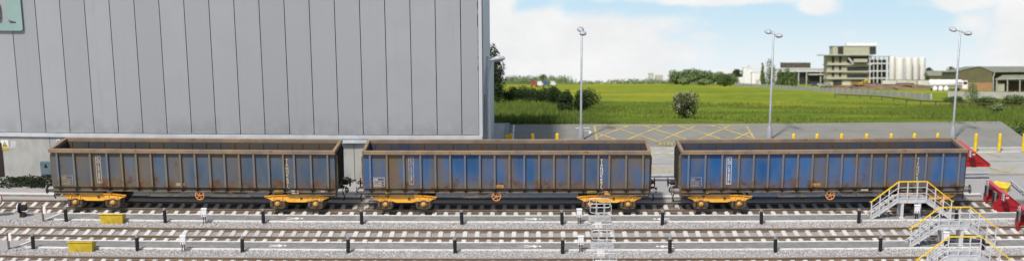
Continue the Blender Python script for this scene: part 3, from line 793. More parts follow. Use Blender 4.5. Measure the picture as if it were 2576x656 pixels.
po = bpy.data.objects.new('sign_panel', me); COL.objects.link(po); po.parent = sg
po.matrix_basis = Matrix.Translation((sx0, YW + bend(sx0) - .10, sz0)) @ Matrix.Rotation(math.atan(bslope(sx0)), 4, 'Z') @ Matrix.Rotation(R(90), 4, 'X')
q = MB()
for dx in (-.3, -2.9):
    for dz in (.3, 3.0): q.cyl((sx0 + dx, YW + bend(sx0) - .02, sz0 + dz), (sx0 + dx, YW + bend(sx0) - .12, sz0 + dz), .04, m_lamp)
q.build('fixing_bolt', sg)
def wallbox(px0, px1, py0, py1, th, mb, m, off=0):
    xa, za = onwall(px0, py1); xb, zb = onwall(px1, py0)
    xm = (xa + xb) / 2
    mb.box((xm, YW + .03 + bend(xm) - th / 2 - off, (za + zb) / 2), (xb - xa, th, zb - za), m)
    return xa, xb, za, zb, YW + .03 + bend(xm) - th - off
ws = thing('warning_notice', (0, 0, 0), 'white and yellow warning notice with triangle on the concrete base wall', 'notice')
q = MB(); xa, xb, za, zb, yf = wallbox(4, 20, 352, 376, .02, q, m_white); q.build('notice_plate', ws)
q = MB(); xm = (xa + xb) / 2
q.add([(xm - .16, yf - .004, za + .2), (xm + .16, yf - .004, za + .2), (xm, yf - .004, zb - .05)], [(0, 1, 2)], m_black)
q.add([(xm - .12, yf - .007, za + .225), (xm + .12, yf - .007, za + .225), (xm, yf - .007, zb - .10)], [(0, 1, 2)], m_warn)
q.add([(xm - .03, yf - .010, za + .25), (xm + .05, yf - .010, za + .25), (xm + .0, yf - .010, za + .33)], [(0, 1, 2)], m_black)
q.build('hazard_triangle', ws)
q = MB(); q.box((xm, yf - .003, za + .08), (xb - xa - .02, .004, .17), m_warn); q.build('caption_strip', ws)
q = MB(); xa, xb, za, zb, yf = wallbox(26, 37, 355, 371, .012, q, m_paper)
q.v = [(x + .06 * (z - za) / (zb - za) + random.uniform(-.03, .03), y, z + random.uniform(-.04, .04)) for x, y, z in q.v]
tag(q.build('torn_paper_notice'), 'torn scrap of white paper beside the yellow warning notice', 'notice')
q = MB(); wallbox(142, 150, 351, 356, .06, q, m_white); wallbox(143, 149, 352.5, 354.5, .01, q, m_gap, .06)
tag(q.build('wall_outlet'), 'small white box on the wall above the left wagon end', 'wall box')
ec = thing('electrical_cabinet', (0, 0, 0), 'blue grey electrical cabinet with dark triangle on the wall left of the first wagon', 'cabinet')
q = MB(); xa, xb, za, zb, yf = wallbox(106, 134, 404, 436, .22, q, m_elec); q.box(((xa + xb) / 2, yf + .1, za - .1), (.1, .1, .3), m_dark); q.build('cabinet_body', ec)
q = MB(); q.box(((xa + xb) / 2, yf - .01, (za + zb) / 2), (xb - xa - .07, .02, zb - za - .07), m_elec); q.build('cabinet_door', ec)
xm = (xa + xb) / 2 - .03
q = MB(); q.add([(xm - .13, yf - .024, zb - .36), (xm + .13, yf - .024, zb - .36), (xm, yf - .024, zb - .09)], [(0, 1, 2)], m_black); q.build('hazard_triangle', ec)

# ------------------------------------------------------------------ foliage
def leaf_mat(name, c, c2, scale=.8, lo=.3, hi=.7):
    if name in MATS: return MATS[name]
    m = bpy.data.materials.new(name); t, b = nt(m); g = G(t)
    f = g.ramp(g.noise(scale, 4, .65), lo, hi); v = g.n('ShaderNodeSeparateColor'); t.links.new(g.voro(scale * 9), v.inputs[0])
    col = g.mix(f, c, c2); col = g.mix(g.mth('MULTIPLY', v.outputs[0], .55), col, tuple(x * .45 for x in c))
    t.links.new(col, b.inputs['Base Color']); b.inputs['Roughness'].default_value = .75; b.inputs['Specular IOR Level'].default_value = .2
    MATS[name] = m; return m
L_dark = leaf_mat('dark_leaves', (.022, .040, .012), (.035, .06, .015), 1.2)
L_mid = leaf_mat('mid_leaves', (.06, .10, .022), (.105, .145, .035), .8)
L_far = leaf_mat('far_leaves', (.13, .19, .07), (.18, .23, .09), .3)
L_haw = leaf_mat('hawthorn_leaves', (.085, .10, .035), (.42, .40, .27), 1.6, .46, .60)
L_pop = leaf_mat('poplar_leaves', (.10, .155, .04), (.15, .20, .055), .5)
L_pale = leaf_mat('pale_leaves', (.22, .27, .12), (.12, .18, .05), 1.2)
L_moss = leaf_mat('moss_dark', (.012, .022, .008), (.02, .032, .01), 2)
def leaves(n, blobs, ls, m, seed, flat=.0):
    rg = np.random.default_rng(seed); P = []; Nn = []
    tot = sum(b[3] ** 2 for b in blobs)
    for (x, y, z, r, fz) in blobs:
        k = max(8, int(n * r * r / tot)); d = rg.normal(size=(k, 3)); d /= np.linalg.norm(d, axis=1)[:, None]
        rad = r * (1 - .55 * rg.random(k) ** 2.2) * rg.uniform(.85, 1.12, k)
        P.append(np.array((x, y, z)) + d * rad[:, None] * np.array((1, 1, fz))); Nn.append(d)
    P = np.concatenate(P); Nn = np.concatenate(Nn); N = len(P)
    nrm = Nn + rg.normal(size=(N, 3)) * .65; nrm /= np.linalg.norm(nrm, axis=1)[:, None]
    ref = rg.normal(size=(N, 3)); u = np.cross(nrm, ref); u /= np.linalg.norm(u, axis=1)[:, None]; v = np.cross(nrm, u)
    s = ls * rg.uniform(.6, 1.35, N)[:, None]
    V = np.stack([P - u * s, P + v * s * .5, P + u * s, P - v * s * .5], 1).reshape(-1, 3)
    return np_mesh('foliage', V, np.arange(N * 4).reshape(-1, 4), m)
def crown_blobs(w, h, z0, kind, rg):
    out = []
    if kind == 'column':
        for i in range(9):
            f = i / 8; out.append((rg.uniform(-.1, .1) * w, rg.uniform(-.1, .1) * w, z0 + h * (.06 + .88 * f), w * .5 * (1 - .62 * f ** 1.6) * rg.uniform(.8, 1.1) * (.8 if i == 0 else 1), 1.25))
    else:
        nb = 13
        for i in range(nb):
            a = rg.uniform(0, 6.28); q = rg.uniform(.15, .66); f = rg.uniform(.12, .95)
            prof = math.sin(math.pi * min(1, .16 + .74 * f)) ** .7
            out.append((math.cos(a) * q * w * .5 * prof, math.sin(a) * q * w * .5 * prof, z0 + h * (.14 + .70 * f), w * rg.uniform(.16, .27), rg.uniform(.8, 1.0) * min(1.3, h / w * 1.05)))
        out.append((0, 0, z0 + h * .5, w * .36, h / w))
    return out
def plant(name, label, cat, px, py, w_px, h_px, m, n, leaf, kind='round', group=None, trunk=.0, seed=None, d=None, two=None, dpx=0):
    """a tree or bush standing on the sloping land; sizes as they measure at that distance"""
    d = d or D(py); sc_ = d / F; w, h = w_px * sc_ * 1.24, h_px * sc_ * 1.06
    seed = seed or int(px * 7 + py); rg = random.Random(seed)
    root = thing(name, None, label, cat, group, M=bgM(BX(px, d), d))
    ht = h * trunk
    mb = MB(); rt = max(.03, w * .045)
    mb.tube([(0, 0, -.3), (rg.uniform(-.02, .02) * w, 0, h * .3), (rg.uniform(-.05, .05) * w, rg.uniform(-.05, .05) * w, h * .75)], [rt * 1.3, rt, rt * .4], m_bark, 7)
    for i in range(5):
        a = i * 1.26 + rg.random(); z = h * (max(.15, trunk) + .12 * i * .6)
        mb.tube([(0, 0, z), (math.cos(a) * w * .16, math.sin(a) * w * .16, z + h * .10), (math.cos(a) * w * .3, math.sin(a) * w * .3, z + h * .2)], [rt * .6, rt * .4, rt * .15], m_bark, 5)
    mb.build('trunk' if cat == 'tree' else 'stem', root)
    me = leaves(n, crown_blobs(w, h - ht, ht, kind, rg), leaf, m, seed)
    c = bpy.data.objects.new('crown' if cat == 'tree' else 'foliage', me); COL.objects.link(c); c.parent = root
    return root
m_bark = mat('bark', (.07, .055, .04), (.045, .036, .028), .9, scale=6)

# sloping field
m = bpy.data.materials.new('meadow'); t, b = nt(m); g = G(t); m_grass = m
x, y, z = g.sep()[:3]
n1 = g.noise(.035, 5, .6, g.map((.6, 1, 1))); n2 = g.noise(.45, 6, .65, g.map((1, .8, 1), (3, 1, 0))); n3 = g.noise(3.5, 4, .6)
col = g.mix(g.ramp(n2, .35, .68), (.175, .225, .030), (.105, .150, .025))
col = g.mix(g.ramp(n1, .46, .66, 0, .65), col, (.32, .29, .035))                 # buttercup flushes
far_y = g.ramp(y, 150, 330, 0, .32); col = g.mix(g.mth('MULTIPLY', far_y, g.ramp(g.noise(.06, 4, .6, g.map((.5, 1, 1), (8, 0, 0))), .4, .6)), col, (.36, .325, .04))
col = g.mix(g.ramp(n3, .5, .75, 0, .5), col, (.09, .135, .012))
darkp = g.mth('MULTIPLY', g.ramp(y, 190, 130), g.ramp(g.noise(.09, 4, .6, g.map((.5, 1, 1), (1, 4, 0))), .38, .62, 0, .85)); col = g.mix(darkp, col, (.058, .095, .018))  # shade band across the near meadow painted as darker grass patches
leftside = g.ramp(g.mth('ADD', x, g.mth('MULTIPLY', n2, 6)), 9, 1, 0, .75); near = g.ramp(y, 190, 130)
col = g.mix(g.mth('MULTIPLY', leftside, near), col, (.055, .105, .018))          # rank weeds by the shed
t.links.new(col, b.inputs['Base Color']); b.inputs['Roughness'].default_value = 1; b.inputs['Specular IOR Level'].default_value = 0
g.bump(b, n2, .5, .25)
gx = np.concatenate([np.linspace(-420, -40, 16), np.linspace(-35, 75, 56), np.linspace(85, 420, 16)]); gd = np.concatenate([np.linspace(95.3, 190, 60), np.linspace(193, 500, 50), np.linspace(510, 900, 14)])
def land_h(x, d):
    h = .10 * math.sin(x * .31 + d * .11) * min(1, (d - 95.3) / 8) + .09 * math.sin(d * .37 + x * .05) * min(1, (d - 95.3) / 8)
    return h * (1 if d < 200 else max(.3, 1 - (d - 200) / 200)) - max(0, d - 440) * .03
V = np.array([(x, d, land_h(x, d)) for d in gd for x in gx]); nx_ = len(gx)
FF = np.array([(j * nx_ + i, j * nx_ + i + 1, (j + 1) * nx_ + i + 1, (j + 1) * nx_ + i) for j in range(len(gd) - 1) for i in range(nx_ - 1)])
me = np_mesh('field', V, FF, m_grass); me.polygons.foreach_set('use_smooth', [True] * len(FF))
fo = bpy.data.objects.new('field', me); COL.objects.link(fo); fo.matrix_world = BG; struct(fo)

def tufts(name, n, fpos, hfun, wid, m, seed, label, cat):
    rg = np.random.default_rng(seed); xs, ds = fpos(rg, n); N = len(xs)
    a = rg.uniform(0, np.pi, N); h = hfun(rg, xs, ds); w = wid * rg.uniform(.6, 1.4, N)
    lx, ly = rg.normal(0, .3, N) * h, rg.normal(0, .3, N) * h
    base = np.stack([xs, ds, np.full(N, -.08)], 1); u = np.stack([np.cos(a) * w, np.sin(a) * w, np.zeros(N)], 1)
    tip = base + np.stack([lx, ly, h + .08], 1)
    V = np.stack([base - u, base + u, tip], 1).reshape(-1, 3)
    o = bpy.data.objects.new(name, np_mesh(name, V, np.arange(N * 3).reshape(-1, 3), m)); COL.objects.link(o); o.matrix_world = BG
    return tag(o, label, cat, kind='stuff')
L_grass = leaf_mat('grass_blades', (.10, .15, .02), (.20, .235, .03), .35)
L_weed = leaf_mat('weed_blades', (.07, .12, .016), (.15, .19, .03), .55)
tufts('meadow_grass', 42000, lambda rg, n: (rg.uniform(-3, 42, n), 95.35 + 75 * rg.random(n) ** 1.7), lambda rg, x, d: rg.uniform(.05, .22, len(x)) * np.clip((d - 95) / 4, .35, 1), .05, L_grass, 5, 'short bright green meadow grass beyond the car park', 'grass')
def weedpos(rg, n):
    x = -6 + 12.0 * rg.random(n) ** 1.0; d = 95.4 + 70 * rg.random(n) ** 1.5; return x * d / 100, d
tufts('tall_weeds', 30000, weedpos, lambda rg, x, d: rg.uniform(.2, .8, len(x)) * np.clip(1.2 - (x * 100 / d) / 6, .2, 1), .045, L_weed, 6, 'tall rank weeds and long grass beside the shed and behind the car park', 'weeds')
def rpos(rg, n):
    d = 95.5 + 60 * rg.random(n) ** 1.3; x = (rg.uniform(900, 1300, n) + 40 * np.sin(d * .2)) / F * d; return x, d
tufts('rough_undergrowth', 12000, rpos, lambda rg, x, d: rg.uniform(.1, .5, len(x)) * np.clip((x * F / d - 850) / 300, .2, 1), .05, L_weed, 8, 'dark rough undergrowth on the right below the rail fence', 'undergrowth')
# bank of scrub beyond the right edge of the car park
rg = np.random.default_rng(9); bl = []
for i in range(38):
    yy = rg.uniform(83, 93); xx = 32.5 + rg.uniform(0, 4) + max(0, (88 - yy)) * .1; bl.append((xx, yy, .1, rg.uniform(.35, .8), .7))
so = bpy.data.objects.new('scrub_bank', leaves(7000, bl, .09, L_mid, 91)); COL.objects.link(so); tag(so, 'dark green scrub spilling over the right edge of the car park', 'scrub', kind='stuff')
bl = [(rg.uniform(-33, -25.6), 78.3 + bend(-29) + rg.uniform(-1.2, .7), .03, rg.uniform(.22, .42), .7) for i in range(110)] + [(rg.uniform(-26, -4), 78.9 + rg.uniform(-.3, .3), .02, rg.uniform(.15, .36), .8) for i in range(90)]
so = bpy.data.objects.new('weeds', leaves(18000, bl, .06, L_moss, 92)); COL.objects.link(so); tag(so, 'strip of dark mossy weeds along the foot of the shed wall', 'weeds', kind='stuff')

# bushes and trees, near to far
plant('hawthorn_bush', 'round hawthorn bush with pale blossom standing alone in the meadow', 'bush', 1721, 299, 72, 70, L_haw, 4200, .075, d=110)
plant('tall_tree', 'tall dark tree beside the shed corner', 'tree', 1242, 264, 52, 140, L_dark, 6500, .11, 'column', trunk=.05)
for i, (px, py, w_, h_, lab) in enumerate([(1316, 258, 46, 42, 'dark bush at the left end of the dark hedge'), (1344, 262, 56, 41, 'dark bush second from the left in the dark hedge'), (1372, 266, 54, 47, 'broad dark bush at the middle of the dark hedge'),
                                      (1397, 268, 44, 50, 'dark bush at the right end of the dark hedge, left of the gap'), (1284, 262, 50, 46, 'dark bush merging with the foot of the tall tree'), (1425, 284, 36, 58, 'tall narrow dark bush between the hedge and the left lamp post'), (1420, 288, 40, 30, 'low dark bush in front of the narrow dark bush')]):
    plant('dark_bush', lab, 'bush', px, py, w_, h_, L_dark, 3000, .085, group='dark bushes along the field edge')
plant('spreading_bush', 'large green bush directly behind the left lamp post', 'bush', 1476, 276, 60, 62, L_mid, 2600, .085)
plant('rounded_dark_bush', 'dark rounded bush in front of the large green one by the left lamp post', 'bush', 1460, 284, 44, 52, L_dark, 2000, .08)  # bush in the dark leaf colour
for i, (px, py, w_, h_, lab) in enumerate([(1704, 212, 50, 33, 'green tree at the left end of the far clump'), (1731, 213, 56, 38, 'second tree from the left in the far clump'), (1757, 213, 54, 40, 'tallest green tree in the middle of the far clump'), (1783, 213, 50, 34, 'olive tree just right of the middle of the far clump'),
                                           (1808, 212, 44, 30, 'small pale tree near the right of the far clump'), (1838, 210, 46, 28, 'low tree at the right end of the far clump'), (1718, 214, 30, 18, 'low shrub in front of the left of the far clump'), (1770, 214, 36, 16, 'low shrub in front of the middle of the far clump')]):
    plant('deciduous_tree', lab, 'tree', px, py, w_, h_, L_far, 1300, .30, trunk=.0, group='far clump of trees across the meadow', d=370 if py > 213 else 400)
plant('deciduous_tree', 'darker tree standing forward of the right end of the far clump', 'tree', 1822, 217, 48, 31, L_mid, 1100, .25, trunk=.03, d=345)
plant('broadleaf_tree', 'left of two dark trees beside the white tower', 'tree', 1853, 209, 24, 34, L_dark, 900, .27, trunk=.25, group='two dark trees', d=425)
plant('broadleaf_tree', 'right of two dark trees, touching the white tower', 'tree', 1872, 209, 20, 36, L_dark, 900, .27, trunk=.25, group='two dark trees', d=425)
for px, py, w_, h_, lab in [(1918, 213, 11, 57, 'slim poplar left of the middle lamp post'), (1937, 214, 30, 64, 'broad poplar directly behind the middle lamp post'), (1962, 216, 17, 40, 'short poplar right of the middle lamp post'), (1981, 218, 24, 44, 'middle poplar of the three right of the lamp post'), (1997, 218, 16, 34, 'smallest poplar, nearest the modern building')]:
    plant('poplar_tree', lab, 'tree', px, py, w_, h_, L_pop, 1300, .17, 'column', trunk=.02, group='poplars before the works', d=345)
plant('sapling_tree', 'pale young tree in front of the olive warehouse', 'tree', 2446, 255, 30, 46, L_pale, 900, .10, 'column', trunk=.03)
plant('pale_bush', 'small pale bush below the rail fence on the right', 'bush', 2510, 286, 32, 28, L_pale, 900, .08)
for px, py, w_, h_, lab in [(2400, 262, 54, 22, 'low green bush right of the concrete wall end'), (2480, 268, 70, 26, 'dark hedge bush under the olive warehouse'), (2550, 268, 76, 30, 'dark hedge bush at the right edge of the photo')]:
    plant('hedge_bush', lab, 'bush', px, py, w_, h_, L_mid, 1700, .09, group='hedge on the right')
plant('broadleaf_tree', 'dark tree just right of the silos', 'tree', 2336, 214, 26, 46, L_dark, 900, .26, trunk=.1, d=400)
plant('broadleaf_tree', 'dark round tree behind the grey roof left of the right lamp post', 'tree', 2396, 200, 34, 40, L_dark, 900, .30, trunk=.1, d=470)
# far woods as one mass
rg = np.random.default_rng(12); bl = []
for px in np.arange(1235, 1720, 5.5):
    d = rg.uniform(405, 450); hh = 1.45 * ((1.35 if px < 1300 else 1.75) if px < 1430 else (.7 if px < 1545 else 1.15)) * rg.uniform(.65, 1.25)
    bl.append((BX(px, d), d, -max(0, d - 440) * .03, hh, .85))
for px in np.arange(2340, 2640, 14): bl.append((BX(px, 450), 450, 0, 1.5, .9))
for px in np.arange(1840, 2340, 11): bl.append((BX(px, 450), 450, -.2, rg.uniform(.7, 1.4), .9))
so = bpy.data.objects.new('far_woodland', leaves(22000, bl, .24, L_far, 93)); COL.objects.link(so); so.matrix_world = BG; tag(so, 'far low woodland and hedges along the horizon', 'woodland', kind='stuff')
plant('lone_tree', 'lone rounded tree above the parked lorries', 'tree', 1367, 205, 20, 22, L_mid, 700, .2, d=430)

# ------------------------------------------------------------------ far buildings (built on the sloping land)
def bthing(name, label, cat, px, d, group=None, rz=0): 
    o = thing(name, None, label, cat, group, M=bgM(BX(px, d), d, 0, rz)); o['s'] = d / F; del o['s']; return o, d / F
m_offw = mat('olive_render', (.46, .42, .27), (.39, .355, .23), .8, scale=.5)
m_offd = mat('dark_glazing', (.03, .033, .03), (.05, .05, .045), .3, scale=.6)
m_offc = mat('cream_frame', (.50, .47, .35), (.42, .4, .3), .7)
m_offg = mat('grey_slab', (.42, .41, .37), (.34, .33, .30), .8, scale=.6)
m_rooftop = mat('white_plant_unit', (.75, .74, .72), None, .6)
m_lattice = mat('white_frame', (.56, .56, .54), (.47, .47, .45), .5)
m_pent = mat('pale_olive_sheet', (.36, .36, .25), (.32, .32, .22), .7)
m_silo = mat('silo_white', (.60, .58, .53), (.50, .48, .43), .45, scale=.4, stretch=(1, 1, .1))
m_oliv = mat('olive_sheet', (.12, .115, .05), (.10, .095, .045), .7, scale=.8)
m_olroof = mat('grey_green_roof', (.19, .195, .14), (.16, .165, .12), .7, scale=.5)
m_brick = mat('orange_brick', (.34, .20, .10), (.28, .16, .085), .85, scale=2)
m_soil = mat('bare_soil', (.22, .145, .075), (.13, .085, .045), .95, scale=.35, detail=7)
m_fence = mat('concrete_fence', (.36, .345, .31), (.29, .28, .25), .85, scale=.8)
m_wood = mat('old_timber', (.12, .085, .055), (.08, .06, .04), .9, scale=4)
m_yel = mat('plant_yellow', (.70, .46, .02), None, .5)
m_glass = mat('dark_glass', (.02, .025, .03), None, .15)
m_tyre = mat('rubber', (.015, .015, .015), None, .8)
# office block
ob, s = bthing('office_block', 'olive four storey office block with overhanging roof and rooftop unit, left of the silos', 'building', 2150, 372)
def P(px, py): return (px - 2150) * s, (214 - py) * s            # metres across, metres up at the block
xl_, _ = P(2082, 0); xr_, _ = P(2186, 0); dep = 5.0
zs = [P(0, y)[1] for y in (214, 197, 180, 162, 139)]
q = MB(); q.box(((xl_ + xr_) / 2, dep / 2 + .5, zs[4] / 2), (xr_ - xl_, dep, zs[4]), m_offw); q.build('wall', ob)
for i in range(1, 4):
    q = MB(); q.box(((xl_ + xr_) / 2 + .2, dep / 2, zs[i]), (xr_ - xl_ + 1.0, dep + .5, .26), m_offg); q.build('balcony', ob)
xm_ = P(2130, 0)[0]
for i in range(1, 4):
    z0, z1 = zs[i] + .45, zs[i + 1] - .25
    nwin = 5
    for j in range(nwin):
        a = xl_ + .15 + (xm_ - xl_ - .3) * j / nwin; b_ = a + (xm_ - xl_ - .3) / nwin - .28
        q = MB(); q.box(((a + b_) / 2, .48, (z0 + z1) / 2), (b_ - a, .06, z1 - z0), m_offd if j % 2 else m_pent); q.build('window', ob)
        q = MB(); q.box((b_ + .12, .42, (z0 + z1) / 2), (.13, .2, z1 - z0), m_offc); q.build('pier', ob)
    a, b_ = xm_ + .1, xr_ - .1
    q = MB(); q.box(((a + b_) / 2, .47, (z0 + z1) / 2 - (.3 if i < 3 else 0)), (b_ - a, .08, (z1 - z0) * (.8 if i < 3 else 1)), m_offd); q.build('glazing_band', ob)
q = MB(); q.box((P(2162, 0)[0], -.55, P(0, 152)[1]), (3.6, 1.1, .9), m_pent); q.build('oriel', ob)
q = MB(); q.bar((xm_ + .2, -.4, zs[4] - .5), (xm_ + 1.6, -.4, zs[3] + .2), .2, .5, m_offg); q.build('stair_flight', ob)
q = MB(); q.box(((xl_ + xr_) / 2 - .6, dep / 2, zs[4] + .12), (xr_ - xl_ + 2.4, dep + 2.2, .24), m_offg); q.box((P(2215, 0)[0], dep / 2, P(0, 141)[1]), (6.0, dep, .2), m_offg); q.build('roof', ob)
pz0, pz1 = zs[4] + .24, P(0, 116)[1]
q = MB(); q.box((P(2150, 0)[0], dep / 2 + .5, (pz0 + pz1) / 2), (P(2205, 0)[0] - P(2096, 0)[0], dep - .6, pz1 - pz0), m_pent); q.box((P(2150, 0)[0], dep / 2 + .5, pz1 + .06), (12, dep - .3, .12), m_offg); q.build('penthouse', ob)
for a, b_ in ((2108, 2122), (2188, 2204)):
    q = MB(); q.box((P((a + b_) / 2, 0)[0], .78, (pz0 + pz1) / 2), ((b_ - a) * s, .08, pz1 - pz0 - .2), m_offd); q.build('louvre', ob)
q = MB(); q.box((P(2171, 0)[0], dep / 2 + .5, pz1 + .55), (8.2, 2.2, .75), m_rooftop); q.box((P(2171, 0)[0], dep / 2 + .5, pz1 + .16), (7.6, 1.8, .2), m_offd); q.build('rooftop_unit', ob)
q = MB(); xa_, xb_ = P(2187, 0)[0], P(2240, 0)[0]
zt_ = P(0, 141)[1]
for fx in (0, .18, .36, .56, .78, 1):
    for fy in (0, 2.6): q.box((xa_ + (xb_ - xa_) * fx, fy - .2, zt_ / 2), (.26 if fx in (0, .36, 1) else .16, .2, zt_), m_lattice)
for zz_ in (P(0, 196)[1], P(0, 178)[1], P(0, 159)[1]): q.box(((xa_ + xb_) / 2, 1.1, zz_), (xb_ - xa_ + .3, 2.4, .35), m_lattice)
q.build('stair_tower', ob)
q = MB(); q.box(((xa_ + xb_) / 2 - .3, 2.0, zt_ / 2 - .3), ((xb_ - xa_) * .8, 1.2, zt_ - 1.2), m_offd); q.build('tower_glazing', ob)
for a, b_, mm in ((2096, 2118, m_offd), (2121, 2138, m_offc), (2142, 2180, m_soil)):
    q = MB(); q.box((P((a + b_) / 2, 0)[0], .45, .7), ((b_ - a) * s, .14, 1.4), mm); q.build('ground_floor_bay', ob)
# silos
q0 = None
for px, w_, dd, lab in [(2244, 15, 368, 'leftmost white silo, partly behind the stair tower'), (2263, 22, 360, 'widest white silo, second from the left'), (2285, 18, 362, 'middle white silo of the five'), (2302, 17, 364, 'fourth white silo from the left'), (2319, 17, 366, 'rightmost white silo, next to the dark tree')]:
    so, s = bthing('silo', lab, 'silo', px, dd, 'white storage silos'); r_ = w_ * s / 2; h_ = (214 - (143 if w_ > 15 else 141)) * s
    q = MB(); q.lathe([(r_, 1.5), (r_, h_ - .25), (r_ * .85, h_ - .05), (r_ * .3, h_ + .12), (.01, h_ + .14)], m_silo, n=20); q.build('tank', so)
    q = MB(); q.lathe([(r_ * .96, -.2), (r_ * .96, 1.5), (r_ + .05, 1.5), (r_ + .05, 1.62), (r_ * .9, 1.62)], m_offg, n=16); q.build('skirt', so)
    q = MB(); q.cyl((-r_ * .2, -r_ * .3, h_), (-r_ * .2, -r_ * .3, h_ + .35), .08, m_offg); q.build('vent', so)
# white containers below the silos
for i, (px, w_, lab) in enumerate([(2236, 34, 'pale container below the leftmost silo'), (2268, 24, 'pale container below the widest silo'), (2292, 22, 'tan ended pale container below the middle silo'), (2325, 36, 'long white container below the rightmost silo')]):
    so, s = bthing('storage_container', lab, 'container', px, 345, 'pale containers in a row')
    q = MB(); q.box((0, 0, .75), (w_ * s, 1.6, 1.5), m_silo if i != 2 else m_offc); q.build('container_body', so)
    q = MB()
    for j in range(6): q.box(((j - 2.5) * w_ * s / 6.5, -.83, .75), (.07, .06, 1.3), m_offg)
    q.build('door_ribs', so)
# white tanker trailer
tk, s = bthing('tanker_trailer', 'white tanker trailer with red cab stripe beside the right lamp post', 'tanker', 2378, 268)
L_ = 84 * s; q = MB(); q.tube([(-L_ / 2, 0, 1.45), (-L_ / 2 + .2, 0, 1.45), (L_ / 2 - .2, 0, 1.45), (L_ / 2, 0, 1.45)], [.45, .72, .72, .5], m_rooftop, 18); q.build('tank', tk)
q = MB(); q.box((0, 0, .65), (L_ * .92, .9, .18), m_offg); q.build('chassis', tk)
for x in (-2.4, -1.7, -1.0, 2.3):
    q = MB(); q.lathe([(.02, -.5), (.33, -.5), (.33, .5), (.02, .5)], m_tyre, (x, 0, .33), 14, 'y'); q.build('wheel', tk)
q = MB(); q.box((L_ / 2 + .35, 0, 1.2), (1.1, 1.3, 1.6), m_rooftop, top=(.85, 1)); q.box((L_ / 2 + .35, 0, 2.05), (1.0, 1.25, .14), m_red); q.box((L_ / 2 - .6, -.74, 1.55), (.9, .05, .16), m_red); q.build('cab', tk)
q = MB(); q.box((L_ / 2 + .4, -.66, 1.5), (.7, .04, .5), m_glass); q.build('window', tk)
for i, (px, lab) in enumerate([(2352, 'white bulk bag at the left of the three before the tanker'), (2366, 'white bulk bag in the middle before the tanker'), (2380, 'white bulk bag nearest the right lamp post')]):
    q = MB(); w_ = .42; q.lathe([(.02, 0), (w_, .03), (w_ * 1.12, .35), (w_ * 1.02, .75), (w_ * .55, .9), (.12, 1.02)], m_rooftop, n=10); q.v = [(x * random.uniform(.93, 1.07), y, z) for x, y, z in q.v]
    o = q.build('bulk_bag'); o.matrix_world = bgM(BX(px, 262), 262); tag(o, lab, 'bag', 'white bulk bags')
# earth mound
q = MB(); n = 40; vs = []
for i in range(n + 1):
    f = i / n; x = BX(2070 + 310 * f, 300); hh = 1.35 * math.sin(math.pi * f) ** .45 * (.85 + .15 * math.sin(f * 21) + .07 * math.sin(f * 50))
    for j in range(9):
        gq = j / 8; vs.append((x + 1.2 * math.sin(j * 2 + i), 300 - 7 + 14 * gq, hh * math.sin(math.pi * gq) ** .8 + .1 * math.sin(i * 3 + j * 5) * (0 < j < 8) - .1))
q.add(vs, [(i * 9 + j, i * 9 + j + 1, (i + 1) * 9 + j + 1, (i + 1) * 9 + j) for i in range(n) for j in range(8)], m_soil, True)
o = q.build('earth_mound'); o.matrix_world = BG; struct(o, 'long mound of bare brown soil behind the concrete fence', 'mound')
# concrete panel fences
def panelfence(label, pts, h, group):
    a, b_ = Vector(pts[0]), Vector(pts[1]); L_ = (b_ - a).length; n = max(3, int(L_ / 4)); u = (b_ - a) / L_
    r_ = thing('panel_fence', None, label, 'fence', group, M=bgM(a.x, a.y))
    q = MB(); 
    for i in range(n):
        p0, p1 = u * (L_ * i / n + .1), u * (L_ * (i + 1) / n - .1)
        q.bar((p0.x, p0.y, h / 2 - .1), (p1.x, p1.y, h / 2 - .1), .09, h + .2, m_fence)
    q.build('panels', r_)
    for i in range(n + 1):
        p0 = u * (L_ * i / n); q = MB(); q.box((p0.x, p0.y, h / 2 - .08), (.17, .17, h + .3), m_offg); q.build('post', r_)
d0, d1 = D(214.5), D(249)
panelfence('long concrete panel fence running away towards the poplars', ((BX(1850, d0), d0), (BX(2342, d1), d1)), .72, 'concrete panel fences')
d0, d1 = D(248), D(250)
panelfence('low concrete panel fence in front of the olive warehouse', ((BX(2386, d0), d0), (BX(2640, d1), d1)), 1.0, 'concrete panel fences')
# timber post and rail fence
pf = thing('post_and_rail_fence', None, 'dark timber post and rail fence along the right of the meadow', 'fence', M=BG)
pp = [(2100, 245), (2130, 247), (2163, 249), (2190, 250.5), (2218, 252), (2248, 256), (2281, 261), (2316, 264), (2354, 266), (2396, 268), (2440, 270), (2486, 272), (2546, 276), (2610, 279)]
pts = [(BX(a, D(c)), D(c)) for a, c in pp]
for x, d in pts:
    q = MB(); q.box((x, d, .18), (.11, .11, .75), m_wood); q.build('post', pf)
q = MB()
for (a, b_) in zip(pts[:-1], pts[1:]):
    q.bar((a[0], a[1], .50), (b_[0], b_[1], .50), .06, .13, m_wood)
q.build('rail', pf)
# olive warehouse and lean-to on the right
wh, s = bthing('warehouse', 'olive gabled warehouse with brick base at the right edge', 'building', 2462, 275)
def Q(px, py): return (px - 2462) * s, (227 - py) * s
xL, zE = Q(2402, 181); xR, _ = Q(2496, 0); _, zA = Q(0, 168); _, zBk = Q(0, 207)
xA = Q(2462, 0)[0]; LEN = 9.0
q = MB(); q.prism([(xL, zBk), (xR, zBk), (xR, zE), (xA, zA), (xL, zE)], 0, LEN, m_oliv); q.build('gable_wall', wh)
q = MB(); q.box(((xL + xR) / 2, .2, zBk / 2 - .1), (xR - xL - .02, .36, zBk + .2), m_brick); q.build('brick_base', wh)
q = MB(); xE = Q(2680, 0)[0]
q.box(((xR + xE) / 2, 2.6, zE / 2), (xE - xR, .3, zE), m_oliv); q.build('side_wall', wh)
q = MB()
q.add([(xL - .2, -.15, zE), (xA, -.15, zA + .1), (xA, LEN, zA + .1), (xL - .2, LEN, zE)], [(0, 1, 2, 3)], m_olroof)
